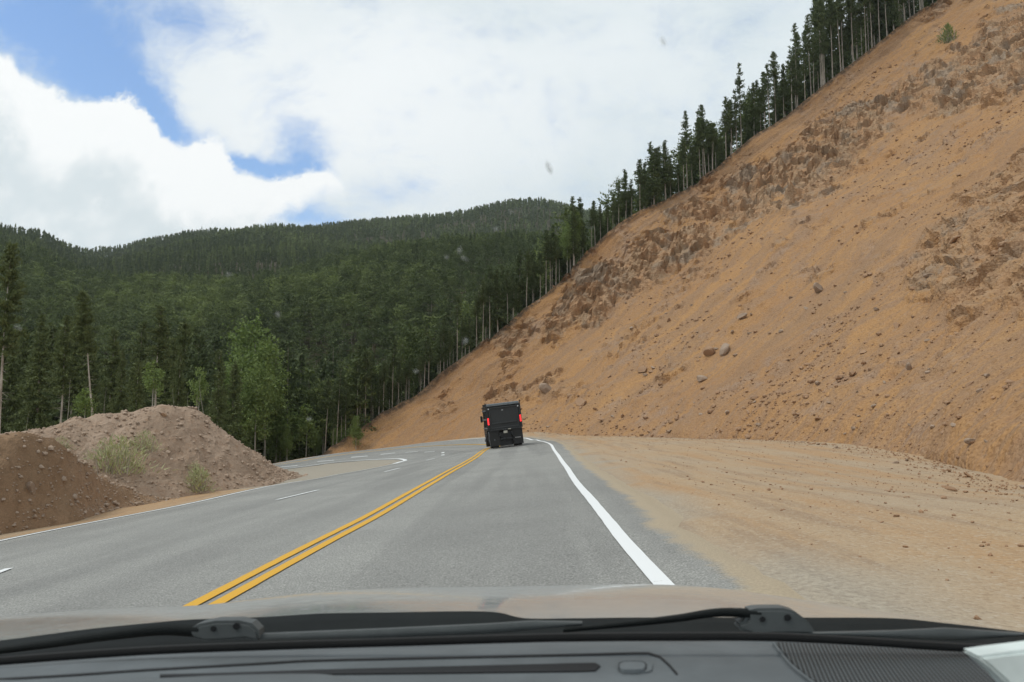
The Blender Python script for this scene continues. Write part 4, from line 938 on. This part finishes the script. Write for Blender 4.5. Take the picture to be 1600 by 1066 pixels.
# ------------------------------------------------------------------ the car the photo is taken from
CAR = link('car', None, loc=(0, 0, float(plane(0, 0)))); tag(CAR, 'grey car seen from its passenger seat, dashboard and wipers along the bottom of the photo', 'car')
car_off = np.array([0, 0, float(plane(0, 0))])
def car_part(name, me, parent=None):
    o = link(name, me, parent or CAR)
    if parent is None: o.location = tuple(-car_off)
    return o
def hood_mat(t):
    lw = t.n('ShaderNodeLayerWeight'); n = t.noise(geo(t), 900, 2, .5); d = t.noise(geo(t), 25, 5, .7)
    c = t.mix(t.ss(n, .3, .7), (.33, .35, .345), (.39, .405, .40)); c = t.mix(t.ss(d, .5, .8, 0, .25), c, (.38, .33, .27))
    return principled(t, c, t.ss(d, .3, .75, .07, .2), None, .0, .3, **{'Coat Weight': .12, 'Coat Roughness': .03})
M['hood'] = material('beige_silver_paint', hood_mat)
def plastic(name, rgb, rough, sc=900, spec=.4):
    def f(t):
        p = t.n('ShaderNodeNewGeometry').outputs['Position']; n = t.noise(p, sc, 3, .6); d = t.noise(p, 9, 5, .65); sp_ = t.vor(p, 160, out='Distance')
        c = t.mix(t.ss(d, .3, .75), tuple(x * .85 for x in rgb), tuple(x * 1.15 for x in rgb))
        c = t.mix(t.ss(sp_, .03, .07, .35, 0), c, (.2, .19, .17))
        return principled(t, c, rough, t.bump(n, .3, .0006), spec=spec)
    return material(name, f)
M['dash'] = plastic('grey_dash_plastic', (.108, .120, .126), .65)
M['dash_dark'] = plastic('dark_slot', (.008, .008, .009), .7)
M['cowl'] = plastic('black_cowl_plastic', (.012, .014, .014), .75, spec=.12)
M['cowl_grey'] = plastic('grey_cowl_trim', (.085, .092, .092), .6)
M['wiper'] = plastic('grey_wiper_plastic', (.085, .092, .092), .55)
M['trim_white'] = plastic('pale_pillar_trim', (.62, .68, .66), .5)
M['gap'] = flat('black_gap', (.003, .003, .003), .9)
rear = spline([(-160, 1016), (0, 1000.6), (75, 991), (146, 982), (244, 972.5), (300, 968), (412, 964), (500, 958.6), (600, 957), (762, 955.6), (819, 966), (900, 966), (987, 965), (1095, 965), (1263, 965), (1394, 966), (1480, 974), (1600, 988), (1760, 1010)], 200)
front = spline([(-160, 975), (0, 963), (100, 955.5), (200, 950), (310, 946), (400, 936), (500, 925), (620, 919), (800, 916.5), (985, 913), (1100, 917), (1200, 929), (1300, 944), (1400, 959), (1500, 973), (1600, 987), (1760, 1007)], 200)
def resamp(L, xs): return np.interp(xs, L[:, 0], L[:, 1])
hx_ = np.linspace(-150, 1740, 200); ry_ = resamp(rear, hx_); fy_ = resamp(front, hx_)
mid_ = np.abs((hx_ - 800) / 950)
YR = 1.32 - .10 * mid_ ** 2; YF = 2.05 - .25 * mid_ ** 2
rows = []
for q_ in np.linspace(0, 1, 30):
    row = []
    for k in range(200):
        A = at(hx_[k], ry_[k], YR[k]); B = at(hx_[k], min(fy_[k], ry_[k] - 1), YF[k])
        sB = (B[2] - CAMZ) / B[1]; L_ = B[1] - A[1]; mean = (B[2] - A[2]) / L_; s1 = sB; s0 = 2 * mean - s1
        p = A * (1 - q_) + B * q_; p[2] = A[2] + L_ * (s0 * q_ + (s1 - s0) * q_ ** 2 / 2); row.append(p)
    rows.append(row)
for q_ in np.linspace(0, 1, 12)[1:]:
    last = rows[29]; rows.append([np.array([p[0] * (1 + .02 * q_), p[1] + .32 * math.sin(q_ * 1.5), p[2] - .075 * q_ - .5 * q_ ** 2.2]) for p in last])
HV = np.array(rows)
car_part('hood', mesh('hood', HV.reshape(-1, 3), grid_faces(*HV.shape[:2]), M['hood'], smooth=True))
# cowl: from the hood's rear edge back and down to the base of the windscreen
dtop = spline([(-160, 1054), (0, 1039), (225, 1023), (412, 1015.6), (600, 1010), (875, 1002), (1100, 1000.6), (1205, 1001), (1360, 1009), (1514, 1018.6), (1600, 1020), (1760, 1030)], 200)
dy_ = resamp(dtop, hx_)
rows = [[at(hx_[k], ry_[k] - .6, YR[k] + .012) - np.array([0, 0, .012]) for k in range(200)], [at(hx_[k], ry_[k] + .3, YR[k] - .004) for k in range(200)]]
for f_, yo in ((.25, .03), (.6, .075), (.98, .115), (1.12, .118)):
    rows.append([at(hx_[k], ry_[k] + (dy_[k] - ry_[k]) * f_, YR[k] - yo) for k in range(200)])
rows = np.array(rows); car_part('cowl', mesh('cowl', rows.reshape(-1, 3), grid_faces(*rows.shape[:2]), M['cowl'], smooth=True))
def slab(name, pts, Y, thick, mat, parent=None, bev=.002, smooth=False):      # outline on a plane facing the driver, given real thickness
    bm = bmesh.new(); fr = [bm.verts.new(tuple(at(a, b, Y if np.isscalar(Y) else Y[i]))) for i, (a, b) in enumerate(pts)]
    f = bm.faces.new(fr); g = bmesh.ops.extrude_face_region(bm, geom=[f]); vs = [e for e in g['geom'] if isinstance(e, bmesh.types.BMVert)]
    bmesh.ops.translate(bm, vec=(0, thick, 0), verts=vs)
    bmesh.ops.recalc_face_normals(bm, faces=bm.faces)
    if bev: bmesh.ops.bevel(bm, geom=[e for e in bm.edges if e.calc_face_angle(0) > .8], offset=bev, segments=2, affect='EDGES')
    return car_part(name, bm_mesh(name, bm, M[mat], smooth), parent)
def strip(name, top, bot, Y, mat, thick=.006):
    xs = np.linspace(max(top[0][0], bot[0][0]), min(top[-1][0], bot[-1][0]), 60); tp = np.interp(xs, *zip(*top)); bt_ = np.interp(xs, *zip(*bot))
    Vv = np.array([[at(x, a, Y) for x, a in zip(xs, tp)], [at(x, (a + b) / 2, Y - thick * .4) for x, a, b in zip(xs, tp, bt_)], [at(x, b, Y) for x, b in zip(xs, bt_)], [at(x, b, Y) + np.array([0, thick, 0]) for x, b in zip(xs, bt_)], [at(x, a, Y) + np.array([0, thick, 0]) for x, a in zip(xs, tp)], [at(x, a, Y) for x, a in zip(xs, tp)]])
    return car_part(name, mesh(name, Vv.reshape(-1, 3), grid_faces(6, 60), M[mat], smooth=True))
strip('windscreen_gap', [(a - 0, b - 11) for a, b in zip(hx_[::8], dy_[::8])], [(a, b + 1) for a, b in zip(hx_[::8], dy_[::8])], .93, 'gap')  # darkness of the gap between dash and cowl put into a near-black strip
strip('cowl_trim', [(404, 991), (500, 987), (600, 983), (762, 975.5), (830, 971), (910, 972)], [(404, 1003), (500, 999.5), (600, 997), (762, 990.5), (850, 983), (910, 977)], 1.16, 'cowl_grey')
strip('cowl_trim', [(1270, 989), (1400, 986), (1480, 982), (1600, 990)], [(1270, 991), (1400, 997), (1500, 1002), (1600, 993)], 1.16, 'cowl_grey')
# wipers: arm, pivot cover, screws
def arm(name, path, wpx, Y, parent=None):
    L = spline(path, 40); Vv = []
    for k in range(40):
        a, b = L[k]; wq = wpx * (.45 + .55 * k / 39); Vv.append([at(a, b - wq / 2, Y + .01), at(a, b - wq / 6, Y - .006), at(a, b + wq / 3, Y - .004), at(a, b + wq / 2, Y + .01), at(a, b, Y + .02), at(a, b - wq / 2, Y + .01)])
    Vv = np.array(Vv); return car_part(name, mesh(name, Vv.reshape(-1, 3), grid_faces(*Vv.shape[:2]), M['cowl'], smooth=True), parent)
def ell(cx_, cy_, rx, ry__, n=14): return [(cx_ + rx * math.cos(a), cy_ + ry__ * math.sin(a)) for a in np.linspace(0, 2 * math.pi, n, endpoint=False)]
for dx_, dy2, outline, screws in [(0, 0, [(293, 984), (310, 976), (335, 971), (372, 970.5), (392, 975), (403, 986), (405, 1003), (382, 999), (345, 1002), (318, 1003), (297, 996)], [(333, 983, 4.5), (369, 979, 5.5)]),
                                  (0, 0, [(1152, 977), (1168, 970), (1168, 955), (1185, 951.5), (1225, 951), (1243, 956), (1262, 970), (1278, 992), (1230, 991), (1180, 993), (1158, 986)], [(1192, 968, 4.5), (1231, 965.5, 5.5)])]:
    e = link('wiper', None, CAR, loc=tuple(-car_off))
    def sub(o): o.parent = e; o.location = (0, 0, 0); return o
    sub(slab('pivot_cover', outline, 1.145, .03, 'wiper', bev=.004))
    for a, b, r_ in screws: sub(slab('screw', ell(a, b, r_, r_ * .95), 1.143, .004, 'dash_dark', bev=0))
    ox = outline[0][0]
    if ox < 600: sub(arm('wiper_arm', [(-140, 1034), (60, 1008), (160, 994), (250, 984), (310, 986)], 20, 1.15))
    else: sub(arm('wiper_arm', [(880, 985), (980, 975), (1060, 966), (1105, 959), (1140, 957), (1190, 960)], 16, 1.15))
# dashboard
ZD = 1.10
def dz(px, py, dz_=0): return atz(px, py, ZD + dz_)
rows = []
for k_, f_ in enumerate((0, 0, .15, .4, .7, 1.0, 1.7)):
    row = []
    for k in range(200):
        pyv = dy_[k] + (1078 - dy_[k]) * f_; p = dz(hx_[k], pyv, 0 if k_ else -.05); row.append(p)
    rows.append(row)
rows = np.array(rows); rows[1][:, 2] -= .004
dash = car_part('dashboard', mesh('dashboard', rows.reshape(-1, 3), grid_faces(*rows.shape[:2]), M['dash'], smooth=True))
def dash_poly(name, pts, mat, lift, thick, parent=dash, bev=.0):
    bm = bmesh.new(); f = bm.faces.new([bm.verts.new(tuple(dz(a, b, lift))) for a, b in pts]); g = bmesh.ops.extrude_face_region(bm, geom=[f])
    bmesh.ops.translate(bm, vec=(0, 0, -thick), verts=[e for e in g['geom'] if isinstance(e, bmesh.types.BMVert)])
    bmesh.ops.recalc_face_normals(bm, faces=bm.faces)
    if bev: bmesh.ops.bevel(bm, geom=[e for e in bm.edges if e.calc_face_angle(0) > .8], offset=bev, segments=2, affect='EDGES')
    o = link(name, bm_mesh(name, bm, M[mat]), parent); return o
def band(path, wpx):
    L = np.array(path, float); T = np.gradient(L, axis=0); T /= np.linalg.norm(T, axis=1)[:, None]; Nn_ = np.stack([-T[:, 1], T[:, 0]], -1)
    return [tuple(p) for p in L + Nn_ * wpx / 2] + [tuple(p) for p in (L - Nn_ * wpx / 2)[::-1]]
groove = spline([(-60, 1064), (100, 1055), (225, 1046.5), (412, 1036), (500, 1031.5), (700, 1027), (900, 1022.5), (1000, 1020), (1022, 1022), (1038, 1031), (1058, 1053)], 60)
dash_poly('panel_seam', band(groove, 2.6), 'dash_dark', .0012, .004)
dash_poly('defroster_slot', [(250, 1053.5), (357, 1051), (500, 1046), (700, 1041), (900, 1036), (930, 1035.5), (938, 1040), (930, 1047.5), (900, 1048.5), (700, 1051), (500, 1053), (357, 1056), (250, 1057)], 'dash_dark', .0016, .006)
ring = [(c_ * 1.0, s_2) for c_, s_2 in [(math.cos(a), math.sin(a)) for a in np.linspace(0, 2 * math.pi, 28, endpoint=False)]]
def superell(cx_, cy_, rx, ry__): return [(cx_ + rx * math.copysign(abs(c_) ** .6, c_), cy_ + ry__ * math.copysign(abs(s_2) ** .6, s_2)) for c_, s_2 in ring]
dash_poly('light_sensor_seat', superell(993, 1041, 27, 9.5), 'dash', .0018, .004, bev=.0006)
dash_poly('light_sensor_rim', superell(988, 1040, 22, 7.5), 'dash_dark', .0032, .004)
dash_poly('light_sensor', superell(988, 1039.8, 20.5, 6.6), 'dash', .0048, .005, bev=.0008)
def hoodm(bm):
    pass
L = spline([(-120, 1064), (60, 1062), (225, 1060), (357, 1055), (480, 1053), (530, 1057), (575, 1074)], 60)
Vv = np.array([[dz(a, b, .012) for a, b in L], [dz(a, b + 5, .020) for a, b in L], [dz(a, b + 40, .024) for a, b in L]])
Vv = np.concatenate([np.array([[dz(a, b, -.004) for a, b in L]]), Vv], 0)
link('instrument_binnacle', mesh('instrument_binnacle', Vv.reshape(-1, 3), grid_faces(4, 60), M['dash'], smooth=True), dash)
# speaker grille with its mesh of holes
def grille_mat(t):
    p = geo(t); mp = t.map(p, (1, 1, 1), rot=(0, 0, .25)); w1 = t.n('ShaderNodeTexWave', wave_type='BANDS', bands_direction='X'); t.put(w1.inputs[0], mp); w1.inputs['Scale'].default_value = 72
    w2 = t.n('ShaderNodeTexWave', wave_type='BANDS', bands_direction='Y'); t.put(w2.inputs[0], mp); w2.inputs['Scale'].default_value = 34
    h = t.m('MULTIPLY', w1.outputs['Fac'], t.ss(w2.outputs['Fac'], .0, .5, .45, 1)); c = t.mix(t.ss(h, .25, .7), (.012, .013, .014), (.10, .113, .118))
    return principled(t, c, .6, t.bump(h, .6, .002), spec=.35)
M['grille'] = material('speaker_grille_mesh', grille_mat)
gp = [(1212, 1003.5), (1300, 1007), (1360, 1010.5), (1440, 1015), (1512, 1019.5), (1545, 1043), (1590, 1076), (1292, 1076), (1262, 1056), (1236, 1034)]
dash_poly('speaker_grille', gp, 'grille', .0015, .01)
dash_poly('grille_rim', band(spline([(1208, 1003), (1232, 1034), (1258, 1056), (1288, 1078)], 30), 3.0), 'dash', .0035, .008)
slab('pillar_trim', [(1526, 1027), (1560, 1022), (1610, 1016), (1700, 1004), (1700, 1110), (1610, 1110), (1572, 1066), (1548, 1044)], .76, .03, 'trim_white', bev=.003)
# windscreen, clear, with splashes of dirt stuck to it
def clear(t):
    n = t.n('ShaderNodeBsdfTransparent'); n.inputs[0].default_value = (.97, .98, .975, 1); return n.outputs[0]
M['clear'] = material('clear_glass', clear)
w0, w1 = np.array([0, 1.10, 1.085]), np.array([0, .42, 1.62])
bm = bmesh.new()
rowsW = []
for f_ in np.linspace(0, 1, 8):
    p = w0 * (1 - f_) + w1 * f_; rowsW.append([(x_, p[1] - .10 * (x_ / .8) ** 2, p[2]) for x_ in np.linspace(-1.0, .85, 14)])
ws = car_part('windscreen', mesh('windscreen', np.array(rowsW).reshape(-1, 3), grid_faces(8, 14), M['clear'], smooth=True))
def splash(t):
    d = t.n('ShaderNodeBsdfDiffuse'); d.inputs[0].default_value = (.55, .57, .56, 1); tr = t.n('ShaderNodeBsdfTransparent'); ms = t.n('ShaderNodeMixShader'); lw = t.noise(t.n('ShaderNodeTexCoord').outputs['Object'], 300, 3, .6)
    t.put(ms.inputs[0], t.ss(lw, .3, .7, .05, .45)); t.put(ms.inputs[1], tr.outputs[0]); t.put(ms.inputs[2], d.outputs[0]); return ms.outputs[0]
M['splash'] = material('dried_splash', splash)
wn = np.cross(w1 - w0, np.array([1., 0, 0])); wn /= np.linalg.norm(wn)
for px, py, a_, b_, rt in [(1036, 65, 3, 8, -.4), (858, 262, 4, 10, -.35), (357, 428, 4.5, 3, 0), (718, 390, 4, 6, .6), (726, 404, 7, 3, .5), (697, 402, 3.5, 3, 0), (799, 330, 6, 3.5, .3), (775, 357, 4, 3, .2), (650, 580, 5, 3, 0), (434, 491, 5, 4, .7), (483, 655, 4, 3.5, 0), (727, 533, 4, 6, .6), (28, 512, 6, 4, .5)]:
    pts_ = []
    for q_ in np.linspace(0, 2 * math.pi, 12, endpoint=False):
        ex, ey = a_ * math.cos(q_) * rng.uniform(.7, 1.2), b_ * math.sin(q_) * rng.uniform(.7, 1.2); x_ = px + ex * math.cos(rt) - ey * math.sin(rt); y_ = py + ex * math.sin(rt) + ey * math.cos(rt)
        d = ray(x_, y_); tt = (w0 - np.array([0, 0, CAMZ])) @ wn / (d @ wn); pts_.append(np.array([0, 0, CAMZ]) + d * tt * .93)
    bm = bmesh.new(); f = bm.faces.new([bm.verts.new(tuple(p)) for p in pts_]); g = bmesh.ops.extrude_face_region(bm, geom=[f]); bmesh.ops.translate(bm, vec=(0, .0006, 0), verts=[e for e in g['geom'] if isinstance(e, bmesh.types.BMVert)])
    link('dirt_splash', bm_mesh('dirt_splash', bm, M['splash']), ws)

# ------------------------------------------------------------------ the air
def air(t):
    return None
hm = bpy.data.materials.new('haze'); hm.use_nodes = True
t = NT(hm.node_tree); o_ = t.n('ShaderNodeOutputMaterial'); pv = t.n('ShaderNodeVolumePrincipled')
pv.inputs['Color'].default_value = (.86, .92, .95, 1); pv.inputs['Density'].default_value = HAZE; pv.inputs['Anisotropy'].default_value = .2
t.put(o_.inputs['Volume'], pv.outputs[0])
zlo = min(float(HP[..., 2].min()), float(Zg.min()), float(Vb[..., 2].min())) - 1.; zhi = max(float(FT[..., 2].max()), float(SL[..., 2].max()) + 25) + 3
bm = bmesh.new(); box(bm, (0, 900, (zlo + zhi) / 2), (5200, 3400, zhi - zlo))
tag(link('haze', bm_mesh('haze', bm, hm)), kind='stuff')
S.cycles.volume_bounces = 0
